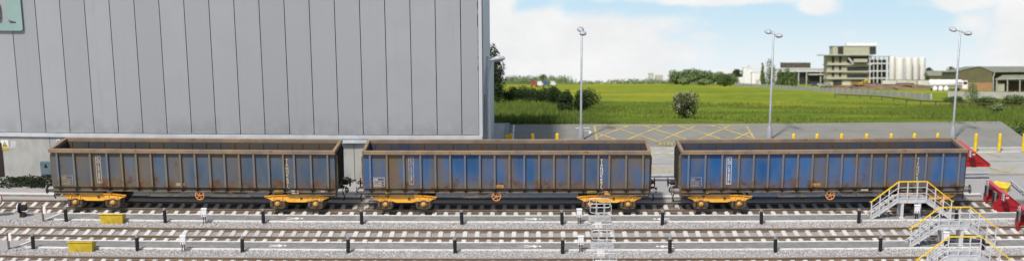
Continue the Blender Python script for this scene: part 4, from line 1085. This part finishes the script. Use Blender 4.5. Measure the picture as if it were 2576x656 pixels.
q.add([(xA, -.15, zA + .1), (xR + .15, -.15, zE - .05), (xE, 1.8, zE + .1), (xE, LEN, zA + .15), (xA, LEN, zA + .1)], [(0, 1, 2, 3, 4)], m_olroof)
q.build('roof', wh)
q = MB(); q.tube([(xR + .1, -.2, 0), (xR + .1, -.2, zE - .9), (xR + .35, 0, zE - .5), (xR + .35, 0, zE - .1)], .09, m_offg, 6); q.build('downpipe', wh)
ln, s2 = bthing('lean_to_shed', 'brown open fronted shed with grey sloping roof, in front of the warehouse', 'shed', 2545, 258)
q = MB(); q.box((.6, 1.6, .95), (6.4, .3, 1.9), mat('brown_board', (.075, .05, .03), (.055, .037, .022), .85)); q.build('back_wall', ln)
q = MB(); q.add([(-3.2, -.4, 2.35), (4.5, -.4, 2.5), (4.5, 2.2, 3.1), (-1.0, 2.2, 3.05)], [(0, 1, 2, 3)], m_olroof); q.add([(-3.2, -.4, 2.2), (4.5, -.4, 2.35), (4.5, -.4, 2.5), (-3.2, -.4, 2.35)], [(0, 1, 2, 3)], m_offg); q.build('roof', ln)
for x in (-2.9, -.9, 1.4, 3.6):
    q = MB(); q.box((x, -.2, 1.1), (.16, .16, 2.3), m_offg); q.build('column', ln)
q = MB(); q.box((-1.9, .4, .75), (1.3, .1, 1.5), m_pent); q.build('door', ln)
bs, s = bthing('long_low_shed', 'long grey roofed shed behind the right lamp post', 'shed', 2400, 350)
q = MB(); q.box((0, 2, 1.3), (12.5, 4, 2.6), m_oliv); q.build('wall', bs)
q = MB(); q.prism([(-.3, 2.6), (4.3, 2.6), (2, 3.9)], -6.6, 6.6, m_olroof, 'x'); q.build('roof', bs)
# white works tower and block, modern low building
wt, s = bthing('white_tower_building', 'white windowless tower with low wing left of the slim poplar', 'building', 1880, 400)
h1 = 41 * s; q = MB(); q.box((0, 1, h1 / 2), (20 * s, 2, h1), m_rooftop); q.box((-16 * s, 1, 9 * s), (14 * s, 2, 18 * s), m_rooftop); q.build('wall', wt)
q = MB(); q.box((0, 1, h1 + .1), (21 * s, 2.1, .2), m_silo); q.build('roof', wt)
q = MB(); q.cyl((.4, .8, h1), (.4, .8, h1 + .8), .14, m_offg); q.build('flue', wt)
wb, s = bthing('white_block_building', 'white flat topped block between the tower and the poplars', 'building', 1907, 392)
q = MB(); q.box((0, 1, 15 * s), (32 * s, 2.2, 30 * s), m_rooftop); q.build('wall', wb); q = MB(); q.box((0, 1, 30 * s + .1), (33 * s, 2.3, .2), m_silo); q.build('roof', wb)
q = MB(); q.box((-.2, -.13, .7), (1.0, .06, 1.4), m_offg); q.build('door', wb)
wc, s = bthing('white_annexe', 'small white annexe just right of the middle lamp post', 'building', 1955, 392)
q = MB(); q.box((0, 1, 14 * s), (22 * s, 2, 28 * s), m_rooftop); q.build('wall', wc); q = MB(); q.box((0, 1, 28 * s + .08), (23 * s, 2.1, .16), m_silo); q.build('roof', wc); q = MB(); q.box((.2, -.03, .8), (.9, .06, 1.1), m_offd); q.build('window', wc)
lo, s = bthing('modern_low_building', 'low dark modern building with flat canopy, left of the office block', 'building', 2005, 385)
q = MB(); q.box((1.2, 2.0, 1.9), (12.5, 2.5, 3.4), m_offd); q.build('wall', lo)
q = MB(); q.box((1.0, 1.4, 38 * s), (15, 4.4, .75), m_offg); q.build('canopy', lo)
q = MB(); q.box((-.2, 1.8, 49 * s), (72 * s, 2.6, 13 * s), mat('brown_louvre', (.09, .075, .055), (.06, .05, .04), .8, scale=1.5)); q.box((-.2, 1.8, 56 * s), (74 * s, 2.8, .15), m_offg); q.build('plant_room', lo)
for x in (-4.6, -2.2, .3, 2.5, 6.4):
    q = MB(); q.box((x, -.3, 1.8), (.28, .28, 3.6), m_offg); q.build('column', lo)
q = MB(); q.box((5.4, .2, 2.9), (4.8, 2.0, .4), m_offg); q.build('ramp_slab', lo)
# far sheds on the skyline
gs, s = bthing('grey_shed', 'pale grey shed on the skyline beside the tall tree', 'shed', 1286, 470)
q = MB(); q.box((0, 1, .7), (28 * s, 3, 2.4), mat('blue_grey_sheet', (.24, .24, .29), (.2, .2, .25), .7)); q.build('wall', gs); q = MB(); q.prism([(-.5, 1.9), (3.2, 1.9), (1.3, 2.5)], -14.5 * s, 14.5 * s, m_offg, 'x'); q.build('roof', gs)
for px, w_, h_, lab in ((1638, 12, 16, 'tiny pale tower block on the skyline'), (1658, 18, 11, 'tiny wide pale block on the skyline right of the tower block')):
    o, s = bthing('distant_block', lab, 'building', px, 600, 'distant blocks on the skyline'); q = MB(); q.box((0, 1, h_ * s / 2 - 3), (w_ * s, 3, h_ * s + 6), m_offg); q.build('wall', o); q = MB(); q.box((0, 1, h_ * s + .15), (w_ * s + .3, 3.3, .3), m_silo); q.build('roof', o)
for i, (px, lab) in enumerate([(1545, 'white cottage low on the skyline'), (1580, 'second white cottage low on the skyline, nearer the right lamp')][:1]):
    o, s = bthing('cottage', lab, 'house', px, 520); q = MB(); q.box((0, 1, -.8), (2.4, 2, 2.2), m_rooftop); q.build('wall', o); q = MB(); q.prism([(-.2, .3), (2.2, .3), (1, 1.0)], -1.7, 1.7, m_offg, 'x'); q.build('roof', o)
# lorries
for px, c, lab in ((1343, (.34, .04, .05), 'red lorry parked at the left of the far row'), (1359, (.7, .7, .7), 'white lorry parked next to the red one'), (1373, (.04, .09, .25), 'blue lorry parked in the far row'), (1392, (.6, .6, .58), 'pale lorry parked at the right of the far row')):
    o, s = bthing('parked_lorry', lab, 'lorry', px, 335 + .2 * (px - 1343), 'far row of parked lorries'); mm = mat('lorry_' + lab.split()[0], c, None, .5); wq = 15 * s
    q = MB(); q.box((-.15, 0, .85), (wq * .72, .8, .95), mm); q.build('cargo_box', o)
    q = MB(); q.box((wq * .42, 0, .65), (wq * .22, .78, .75), mm, top=(.8, 1)); q.build('cab', o)
    q = MB(); q.box((wq * .46, -.4, .82), (wq * .13, .03, .25), m_glass); q.build('window', o)
    for x in (-.35, .42):
        q = MB(); q.lathe([(.02, -.4), (.2, -.4), (.2, .4), (.02, .4)], m_tyre, (x * wq, 0, .2), 10, 'y'); q.build('wheel', o)
# parked cars before the modern building
for px, c, lab in ((2048, (.05, .08, .2), 'dark blue car parked left of the office block'), (2062, (.5, .52, .55), 'silver car parked beside the dark blue one'), (2084, (.25, .35, .5), 'pale blue car parked nearest the office block')):
    o, s = bthing('parked_car', lab, 'car', px, 352, 'cars parked before the office block'); mm = mat('car_' + lab.split()[0], c, None, .3)
    q = MB(); q.prism([(-.75, .18), (.75, .18), (.78, .42), (.45, .5), (.28, .75), (-.35, .75), (-.55, .5), (-.78, .44)], -.32, .32, mm); q.build('body', o)
    q = MB(); q.prism([(-.45, .5), (.38, .5), (.25, .70), (-.32, .70)], -.335, .335, m_glass); q.build('window', o)
    for x in (-.48, .48):
        q = MB(); q.lathe([(.02, -.34), (.15, -.34), (.15, .34), (.02, .34)], m_tyre, (x, 0, .15), 10, 'y'); q.build('wheel', o)
# excavator
ex, s = bthing('excavator', 'yellow excavator with folded boom below the office block', 'excavator', 2172, 318)
q = MB(); q.box((-.5, 0, .25), (1.3, 1.0, .4), m_tyre, top=(.85, 1)); q.build('tracks', ex)
q = MB(); q.box((-.6, 0, .8), (1.2, .9, .65), m_yel, top=(.9, .95)); q.build('engine_deck', ex)
q = MB(); q.box((-.15, -.2, 1.1), (.55, .5, .8), m_yel, top=(.8, .9)); q.build('cab', ex); q = MB(); q.box((-.1, -.46, 1.2), (.36, .04, .45), m_glass); q.build('window', ex)
q = MB(); q.bar((.0, .2, .9), (.55, .2, 1.85), .22, .26, m_yel); q.bar((.5, .2, 1.85), (1.15, .2, 1.65), .2, .24, m_yel); q.bar((1.12, .2, 1.72), (1.3, .2, .75), .18, .2, m_yel); q.build('boom', ex)
q = MB(); q.prism([(1.1, .75), (1.45, .75), (1.4, .4), (1.15, .3)], 0, .4, m_offg); q.build('bucket', ex)

# ------------------------------------------------------------------ yard furniture
# yellow bollards in the car park
def bollard_mb():
    q = MB(); q.lathe([(.11, 0), (.11, 1.08), (.10, 1.14), (.05, 1.18), (.001, 1.185)], m_yboll, n=14); return q
yb = None
base = [(2574, 380), (2513, 380), (2453, 380)]
spots = [(W(a, c, CPZ), l) for (a, c), l in zip(base, ('yellow bollard at the right edge of the photo', 'tall yellow bollard, second from the right edge', 'tall yellow bollard just right of the nearest red buffer stop behind the train'))]
ordn = ['leftmost', 'second', 'third', 'fourth', 'fifth', 'sixth', 'rightmost']
for i, px in enumerate((1997, 2056, 2118, 2181, 2243, 2302, 2361)):
    p = W(px, 384, CPZ); p.x = (px - PXC) / F * 87.9; p.y = 85.25 + .3 * ((px - 1997) / 600) ** 2; spots.append((p, f'{ordn[i]} of the seven yellow bollard tops showing above the right wagon'))
for px, l in ((1275, 'yellow bollard top nearest the shed corner'), (1283, 'yellow bollard top just right of the one nearest the shed corner'), (1340, 'yellow bollard top second along behind the middle wagon'), (1402, 'yellow bollard top closest left of the left lamp post')):
    p = Vector(((px - PXC) / F * 87.9, 85.35 if px != 1275 else 85.0, CPZ)); spots.append((p, l))
for p, l in spots:
    if yb is None: o = yb = thing('yellow_bollard', p, l, 'bollard', 'yellow bollards in the car park'); bollard_mb().build('post', o); q = MB(); q.lathe([(.16, 0), (.16, .03), (.11, .035)], m_kerb, n=14); q.build('base_collar', o)
    else: o = copy_tree(yb); o.location = p; o['label'] = l
# black posts with grey caps
bb = None
rowA = [(167, 556), (416, 559), (663, 561), (910, 562.5), (1162, 563.5), (1414, 564), (1666, 564), (1915, 562.5), (2160, 560), (2405, 557)]
rowB = [(84, 625), (346, 629), (610, 632), (876, 634), (1145, 635), (1415, 635.5), (1685, 634.5), (1950, 632.5), (2214, 630), (2471, 627)]
near = {0: 'at the left end of', 9: 'at the right end of'}
words_ = ['first', 'second', 'third', 'fourth', 'fifth', 'sixth', 'seventh', 'eighth', 'ninth', 'tenth']
for row, rname in ((rowA, 'the row nearer the wagons'), (rowB, 'the row nearer the camera')):
    for i, (px, py) in enumerate(row):
        p = W(px, py, 0); l = f'black post with grey cap, {words_[i]} from the left in {rname}'
        if bb is None:
            o = bb = thing('black_post', p, l, 'bollard', 'black posts with grey caps along the walkways')
            q = MB(); q.lathe([(.095, -.1), (.095, .72)], m_black, n=14); q.build('shaft', o)
            q = MB(); q.lathe([(.096, .72), (.096, .80), (.08, .825), (.001, .825)], m_greycap, n=14); q.build('cap', o)
        else: o = copy_tree(bb); o.location = p; o['label'] = l
        o.rotation_euler = (random.uniform(-.02, .02), random.uniform(-.025, .025), 0)
# white switch boxes
wb = None
for px, py, l in [(515, 561, 'white switch box on thin legs, left one beside the walkway nearer the wagons'), (1457, 562, 'white switch box on thin legs, left of the upper board crossing'), (2305, 552, 'white switch box on thin legs, behind the middle step bridge'),
                  (462, 631, 'white switch box on thin legs, left one beside the walkway nearer the camera'), (1461, 632, 'white switch box on thin legs, left of the lower board crossing'), (2378, 622, 'white switch box on thin legs, behind the front step bridge')]:
    p = W(px, py, 0)
    if wb is None:
        o = wb = thing('switch_box', p, l, 'switch box', 'white switch boxes beside the walkways')
        q = MB(); q.box((0, 0, .62), (.27, .17, .40), m_white); q.box((0, 0, .835), (.30, .2, .03), m_white)
        for x in (-.1, 0, .1): q.box((x, .0, .86), (.03, .06, .03), m_white)
        q.build('housing', o)
        q = MB(); q.lathe([(.035, 0), (.035, .02), (.001, .02)], m_red_dot, (-.07, -.085, .50), 10, 'y'); q.build('red_button', o)
        q = MB(); q.lathe([(.03, 0), (.03, .02), (.001, .02)], m_blue_dot, (.06, -.085, .50), 10, 'y'); q.build('blue_button', o)
        for s_ in (-1, 1):
            q = MB(); q.tube([(s_ * .06, 0, .42), (s_ * .05, -.01, .2), (s_ * (.07 + .02), -.02, -.1)], .022, m_black, 7); q.build('leg', o)
    else: o = copy_tree(wb); o.location = p; o['label'] = l
# yellow grit bins
gb = None
for px, py, l, rz, sc_ in [(281, 562, 'yellow grit bin on the walkway nearer the wagons', 0, 1), (203, 633, 'yellow grit bin on the walkway nearer the camera', 0, 1), (2522, 481, 'yellow grit bin behind the red buffer stop at the right', R(142), .74)]:
    p = W(px, py, 0) + Vector((0, .3, 0))
    if gb is None:
        o = gb = thing('grit_bin', p, l, 'grit bin', 'yellow grit bins')
        q = MB(); q.prism([(-.28, 0), (.28, 0), (.34, .30), (-.33, .56)], -.58, .58, m_ybin, 'x')
        q.v = [(x * (1 + .08 * z), y, z) for x, y, z in q.v]; q.build('bin_body', o)
        q = MB(); q.prism([(-.365, .55), (-.355, .60), (.38, .345), (.37, .295)], -.635, .635, m_ybin, 'x'); q.build('lid', o)
    else: o = copy_tree(gb); o.location = p; o['label'] = l
    o.rotation_euler = (0, 0, rz); o.scale = (sc_, sc_, sc_)
# lamp posts
def lamp(px, l, yaw, top):
    p = Vector((0, 88.2, CPZ)); p.x = (px - PXC) / F * 91.2
    o = thing('lamp_post', p, l, 'lamp post', 'twin headed lamp posts in the car park')
    q = MB(); q.lathe([(.20, 0), (.20, .35), (.17, .75), (.085, .95), (.075, 1.0), (.06, top), (.001, top + .01)], m_lamp, n=16); q.build('pole', o)
    q = MB(); c, s_ = math.cos(yaw), math.sin(yaw); q.tube([(-.75 * s_, -.75 * c, top - .12), (.75 * s_, .75 * c, top - .12)], .035, m_lamp, 8); q.build('arm', o)
    for e in (-1, 1):
        q = MB(); q.lathe([(.01, .16), (.12, .15), (.20, .09), (.235, 0), (.235, -.04), (.2, -.05)], m_lamphead, n=18)
        q.v = [(x, y * 1.35, z) for x, y, z in q.v]; h = q.build('lamp_head', o); h.location = (-e * .78 * s_, -e * .78 * c, top - .12); h.rotation_euler = (e * -.12, 0, -yaw)
        q = MB(); q.lathe([(.2, -.05), (.17, -.10), (.08, -.13), (.001, -.135)], m_lens, n=16); q.v = [(x, y * 1.35, z) for x, y, z in q.v]; q.build('lens', h)
    return o
lamp(1461, 'tall twin headed lamp post behind the middle wagon', R(-4), 7.3)
lamp(1934, 'tall twin headed lamp post behind the left end of the right wagon', R(-16), 7.15)
lamp(2394, 'tall twin headed lamp post behind the right end of the right wagon', R(-20), 7.3)
p = Vector((0, 80.05, 0)); p.x = (1228 - PXC) / F * 82.6
o = thing('wall_lamp_post', p, 'slender single headed lamp post standing at the shed corner', 'lamp post')
q = MB(); q.lathe([(.10, 0), (.10, .8), (.075, .85), (.07, 7.28), (.001, 7.3)], m_lamphead, n=14); q.build('pole', o)
q = MB(); q.tube([(0, 0, 7.05), (.4, .05, 7.1)], .04, m_lamp, 8); q.build('arm', o)
q = MB(); q.tube([(.22, .03, 7.05), (.30, .03, 7.09), (.6, .05, 7.19), (.95, .07, 7.20), (1.05, .07, 7.17)], [.05, .12, .19, .15, .03], m_lamphead, 12); q.v = [(x, y * 1.0, 7.1 + (z - 7.1) * .8) for x, y, z in q.v]; h = q.build('lamp_head', o)
q = MB(); q.tube([(.38, .03, 6.98), (.9, .07, 7.05)], [.1, .1], m_lens, 10); q.v = [(x, y, 7.03 + (z - 7.03) * .35) for x, y, z in q.v]; q.build('lens', h)

# crash barrier at the edge of the car park
cb = thing('crash_barrier', (0, 0, 0), 'low grey crash barrier along the near edge of the car park', 'barrier')
xs = np.linspace(-1.5, 26.9, 30); q = MB(); prof = [(0, .08), (-.05, .12), (-.05, .18), (0, .22), (0, .26), (-.05, .30), (-.05, .36), (0, .40), (.02, .40), (.02, .08)]; vs = []
for x in xs:
    for a, z in prof: vs.append((x, 79.05 + bend(x) + a, z))
n = len(prof); q.add(vs, [(i * n + j, i * n + (j + 1) % n, (i + 1) * n + (j + 1) % n, (i + 1) * n + j) for i in range(len(xs) - 1) for j in range(n)] + [tuple(range(n)), tuple(range(n * (len(xs) - 1), n * len(xs)))[::-1]], m_lamp)
q.build('beam', cb)
for x in np.arange(-1, 27, 2.5):
    q = MB(); q.box((x, 79.14 + bend(x), .2), (.12, .12, .5), m_lamp); q.build('post', cb)
# second barrier at the far right
q = MB(); a, b_ = W(2543, 452, .3), W(2600, 500, .3); q.tube([a, b_], .06, m_lamphead, 8)
cb2 = thing('guard_rail', (0, 0, 0), 'short pale guard rail slanting past the yellow bin at the right edge', 'barrier'); q.build('rail', cb2)
for f in (0.02, .5, .98):
    p = a.lerp(b_, f); q = MB(); q.cyl((p.x, p.y, 0), (p.x, p.y, .3), .05, m_lamp); q.build('post', cb2)

# red buffer stops
def buffer_stop(x0, yc, z0, label, sc_=1.0):
    o = thing('buffer_stop', (x0, yc, z0), label, 'buffer stop', 'red buffer stops at the ends of the tracks', math.atan(bslope(x0)))
    for s_ in (-1, 1):
        q = MB(); y0_, y1_ = sorted((s_ * .80, s_ * .86))
        q.prism([(.02, 0), (1.68, 0), (1.68, .12), (.62, .98), (.30, .98), (.02, .50)], y0_, y1_, m_red); q.build('side_plate', o)
        q = MB(); q.bar((1.72, s_ * .83, .12), (.5, s_ * .83, 1.05), .16, .04, m_redtop); q.bar((.1, s_ * .87, .04), (1.66, s_ * .87, .04), .10, .06, m_red)
        q.bar((.2, s_ * .885, .42), (1.2, s_ * .885, .25), .04, .05, m_red); q.build('flange', o)
        q = MB(); q.box((-.02, s_ * .62, .28), (.06, .46, .56), m_red); q.build('front_plate', o)
    q = MB(); q.box((.40, 0, .90), (.22, 2.86, .30), m_red); q.box((.40, 0, 1.062), (.26, 2.9, .025), m_redtop); q.build('cross_beam', o)
    for s_ in (-1, 1):
        q = MB(); q.cyl((.28, s_ * .62, .82), (.06, s_ * .62, .82), .11, m_black); q.build('buffer_shank', o)
        q = MB(); q.box((.02, s_ * .62, .72), (.09, .34, .62), m_greycap); q.box((-.04, s_ * .62, .72), (.03, .22, .6), m_black); q.build('buffer_head', o)
        q = MB(); q.box((.265, s_ * 1.2, .9), (.03, .30, .36), m_white)
        for j in range(3): q.add([(.247, s_ * 1.2 - .15, .73 + .13 * j), (.247, s_ * 1.2 + .15, .81 + .13 * j), (.247, s_ * 1.2 + .15, .87 + .13 * j), (.247, s_ * 1.2 - .15, .79 + .13 * j)], [(0, 1, 2, 3)], m_black)
        q.build('striped_board', o)
    q = MB(); q.box((.42, -1.437, .93), (.18, .012, .11), m_offc); q.build('label_plate', o)
    return o
p = W(2420, 418, CPZ); buffer_stop(p.x, p.y + .85, CPZ, 'red wedge shaped buffer stop in the car park behind the right wagon')
p = W(2491, 519, .05); buffer_stop(p.x, T1 + bend(25), .02, 'red wedge shaped buffer stop facing the last wagon')
p = W(2566, 580, .05); buffer_stop(p.x, T2 + bend(25), .02, 'red wedge shaped buffer stop cut off by the right edge of the photo')

# step bridges over the walkways
sb = None
def bridge():
    o = thing('step_bridge', (0, 0, 0), '', 'step bridge', 'grey step bridges with yellow handrails')
    H, HL, RUN, DP = 1.13, .77, 1.42, .72
    q = MB(); q.box((0, DP / 2, H - .03), (2 * HL, DP, .05), m_tread2)
    for y in (.0, DP): q.box((0, y, H - .14), (2 * HL + .02, .05, .26), m_bridge); q.box((0, y - .03, H - .02), (2 * HL, .03, .03), m_bridge)
    q.build('platform', o)
    for e in (-1, 1):
        q = MB()
        for y in (0, DP):
            q.prism([(e * HL, H - .0), (e * (HL + RUN), .12), (e * (HL + RUN), .0), (e * (HL + RUN) - e * .16, 0), (e * HL, H - .26)], y - .025, y + .025, m_bridge)
            q.bar((e * HL, y - .035, H - .02), (e * (HL + RUN), y - .035, .12), .03, .03, m_bridge)
        q.build('stringer', o)
        for i in range(5):
            f = (i + .7) / 5.6; q = MB(); q.box((e * (HL + RUN * f), DP / 2, H * (1 - f) + .02), (.25, DP - .05, .03), m_tread2); q.build('tread', o)
        for y in (.06, DP - .06):
            q = MB(); q.box((e * (HL - .30), y, (H - .27) / 2), (.15, .12, H - .27), m_bridge); q.box((e * (HL - .30), y, .02), (.26, .2, .04), m_bridge); q.build('support_post', o)
    T = .94
    path = [(-(HL + RUN), T + .02), (-HL, H + T), (HL, H + T), (HL + RUN, T + .02)]
    q = MB()
    for a, c in zip(path[:-1], path[1:]): q.bar((a[0], -.05, a[1]), (c[0], -.05, c[1]), .055, .055, m_hrail)
    for e in (-1, 1): q.box((e * (HL + RUN + .04), -.05, T + .02), (.1, .055, .055), m_hrail)
    q.build('handrail', o)
    q = MB()
    for dz in (.33, .64):
        pz = [(x, z - dz) for x, z in path]
        for a, c in zip(pz[:-1], pz[1:]): q.bar((a[0], -.05, a[1]), (c[0], -.05, c[1]), .03, .03, m_bridge)
    q.build('mid_rail', o)
    for x in [-(HL + RUN) + .02, -(HL + RUN * .67), -(HL + RUN * .34), -HL, -HL * .34, HL * .34, HL, HL + RUN * .34, HL + RUN * .67, HL + RUN - .02]:
        f = max(0, (abs(x) - HL) / RUN); zb = H * (1 - f); q = MB(); q.box((x, -.05, zb + T / 2 - .12), (.06, .05, T + .22), m_bridge); q.build('baluster', o)
    return o
for px, py, l in [(2290, 547.5, 'rear grey step bridge with yellow handrail, closest to the wagon'), (2395, 617, 'middle grey step bridge with yellow handrail'), (2419, 697, 'front grey step bridge with yellow handrail, cut off by the bottom edge')]:
    p = W(px, py, .06)
    if sb is None: o = sb = bridge()
    else: o = copy_tree(sb)
    o.location = p; o['label'] = l; o.rotation_euler = (0, 0, math.atan(bslope(p.x)))
# board crossings with tubular hoops
def hoop_mb():
    q = MB(); w_, h0, h1, r = .56, .52, 1.02, .13; pts = []
    for cx_, cz_, a0 in ((w_ - r, h0 + r, -90), (w_ - r, h1 - r, 0), (-w_ + r, h1 - r, 90), (-w_ + r, h0 + r, 180)):
        for j in range(6): a = R(a0 + 18 * j); pts.append((cx_ + r * math.cos(a), 0, cz_ + r * math.sin(a)))
    q.tube(pts, .024, m_hoop, 8, True)
    for x in (-.2, .22): q.tube([(x, 0, h1), (x, 0, .0)], .022, m_hoop, 8)
    return q
cr = None
for (px, py), l in (((1510, 557), 'upper ribbed crossing panel in the walkway nearer the wagons'), ((1516, 626), 'lower ribbed crossing panel in the walkway nearer the camera'), ((1523, 704), 'ribbed crossing panel at the bottom edge, mostly out of frame')):
    p = W(px, py, .06)
    hooplab = {557: ('upper crossing', 'upper'), 626: ('lower crossing', 'lower'), 704: ('bottom edge crossing', 'front')}[py][0]
    if cr is None:
        o = cr = thing('crossing_panel', p, l, 'crossing panel', 'ribbed crossing panels in the walkways')
        q = MB(); q.box((0, .5, .02), (1.2, 1.0, .06), m_mesh)
        for i in range(20): q.box((-.57 + .06 * i, .5, .06), (.028, 1.0, .022), m_mesh)
        q.build('deck', o)
        q = MB(); q.box((-.12, -.62, -.02), (.40, .95, .14), m_slab); q.build('step_slab', o)
        hp = thing('tubular_hoop', p, '', 'hoop barrier', 'tubular hoop barriers on the crossings'); hoop_mb().build('tube', hp)
    else: o = copy_tree(cr); o.location = p; o['label'] = l
    for dy, w_ in ((.05, 'nearer'), (1.02, 'farther')):
        h = hp if (py == 557 and dy < .5) else copy_tree(hp)
        h.location = p + Vector((0.02 if dy < .5 else .02, dy, -.02)); h['label'] = f'{w_} bright steel hoop barrier on the {hooplab}'
# left side signals
sp_ = thing('speed_sign', W(-9, 545, 0), 'round white speed sign with red rim at the left edge', 'road sign')
q = MB(); q.cyl((0, 0.03, -.1), (0, .03, 1.5), .035, m_greycap); q.build('post', sp_)
q = MB(); q.lathe([(.001, -.0), (.43, -.0), (.43, .03), (.001, .03)], m_red, (0, 0, 1.03), 28, 'y'); q.lathe([(.001, .03), (.385, .03), (.385, .036), (.001, .036)], m_white, (0, 0, 1.03), 28, 'y'); q.build('disc', sp_)
q = MB(); put_text(q, '15', .56, m_black, lambda a, b_: (a, -.040, .84 + b_), sx=.95); q.build('numerals', sp_)
gsig = thing('ground_signal', W(57, 543, 0), 'black ground signal with white disc edge beside the wagon track at left', 'signal')
q = MB(); q.box((.02, 0, .12), (.3, .3, .24), m_black, top=(.8, .8)); q.build('base', gsig)
q = MB(); q.lathe([(.001, -.16), (.27, -.16), (.27, -.10), (.001, -.10)], m_black, (0, 0, .48), 20, 'x'); q.box((.08, 0, .5), (.34, .26, .3), m_black); q.build('lamp_case', gsig)
q = MB(); q.lathe([(.001, -.2), (.27, -.2), (.27, -.162), (.001, -.162)], m_white, (0, 0, .48), 20, 'x'); q.build('disc', gsig)
q = MB(); q.tube([(.2, 0, .5), (.36, -.02, .48)], .05, m_black, 8); q.build('lamp_tube', gsig)
mp = None
for px, py, l in ((109, 556, 'brown post carrying a white box, beside the wagon track at left'), (22.5, 625, 'brown post carrying a white box, beside the middle track at left')):
    p = W(px, py, 0)
    if mp is None:
        o = mp = thing('marker_post', p, l, 'marker post', 'posts with white boxes')
        q = MB(); q.box((0, 0, .40), (.085, .085, .95), m_underframe); q.build('post', o)
        q = MB(); q.box((.13, -.02, .66), (.15, .14, .36), m_white, top=(.9, .9)); q.build('box', o)
        q = MB(); q.lathe([(.05, 0), (.05, .02), (.001, .02)], m_red_dot, (-.0, -.045, .62), 10, 'y'); q.build('reflector', o)
    else: o = copy_tree(mp); o.location = p; o['label'] = l
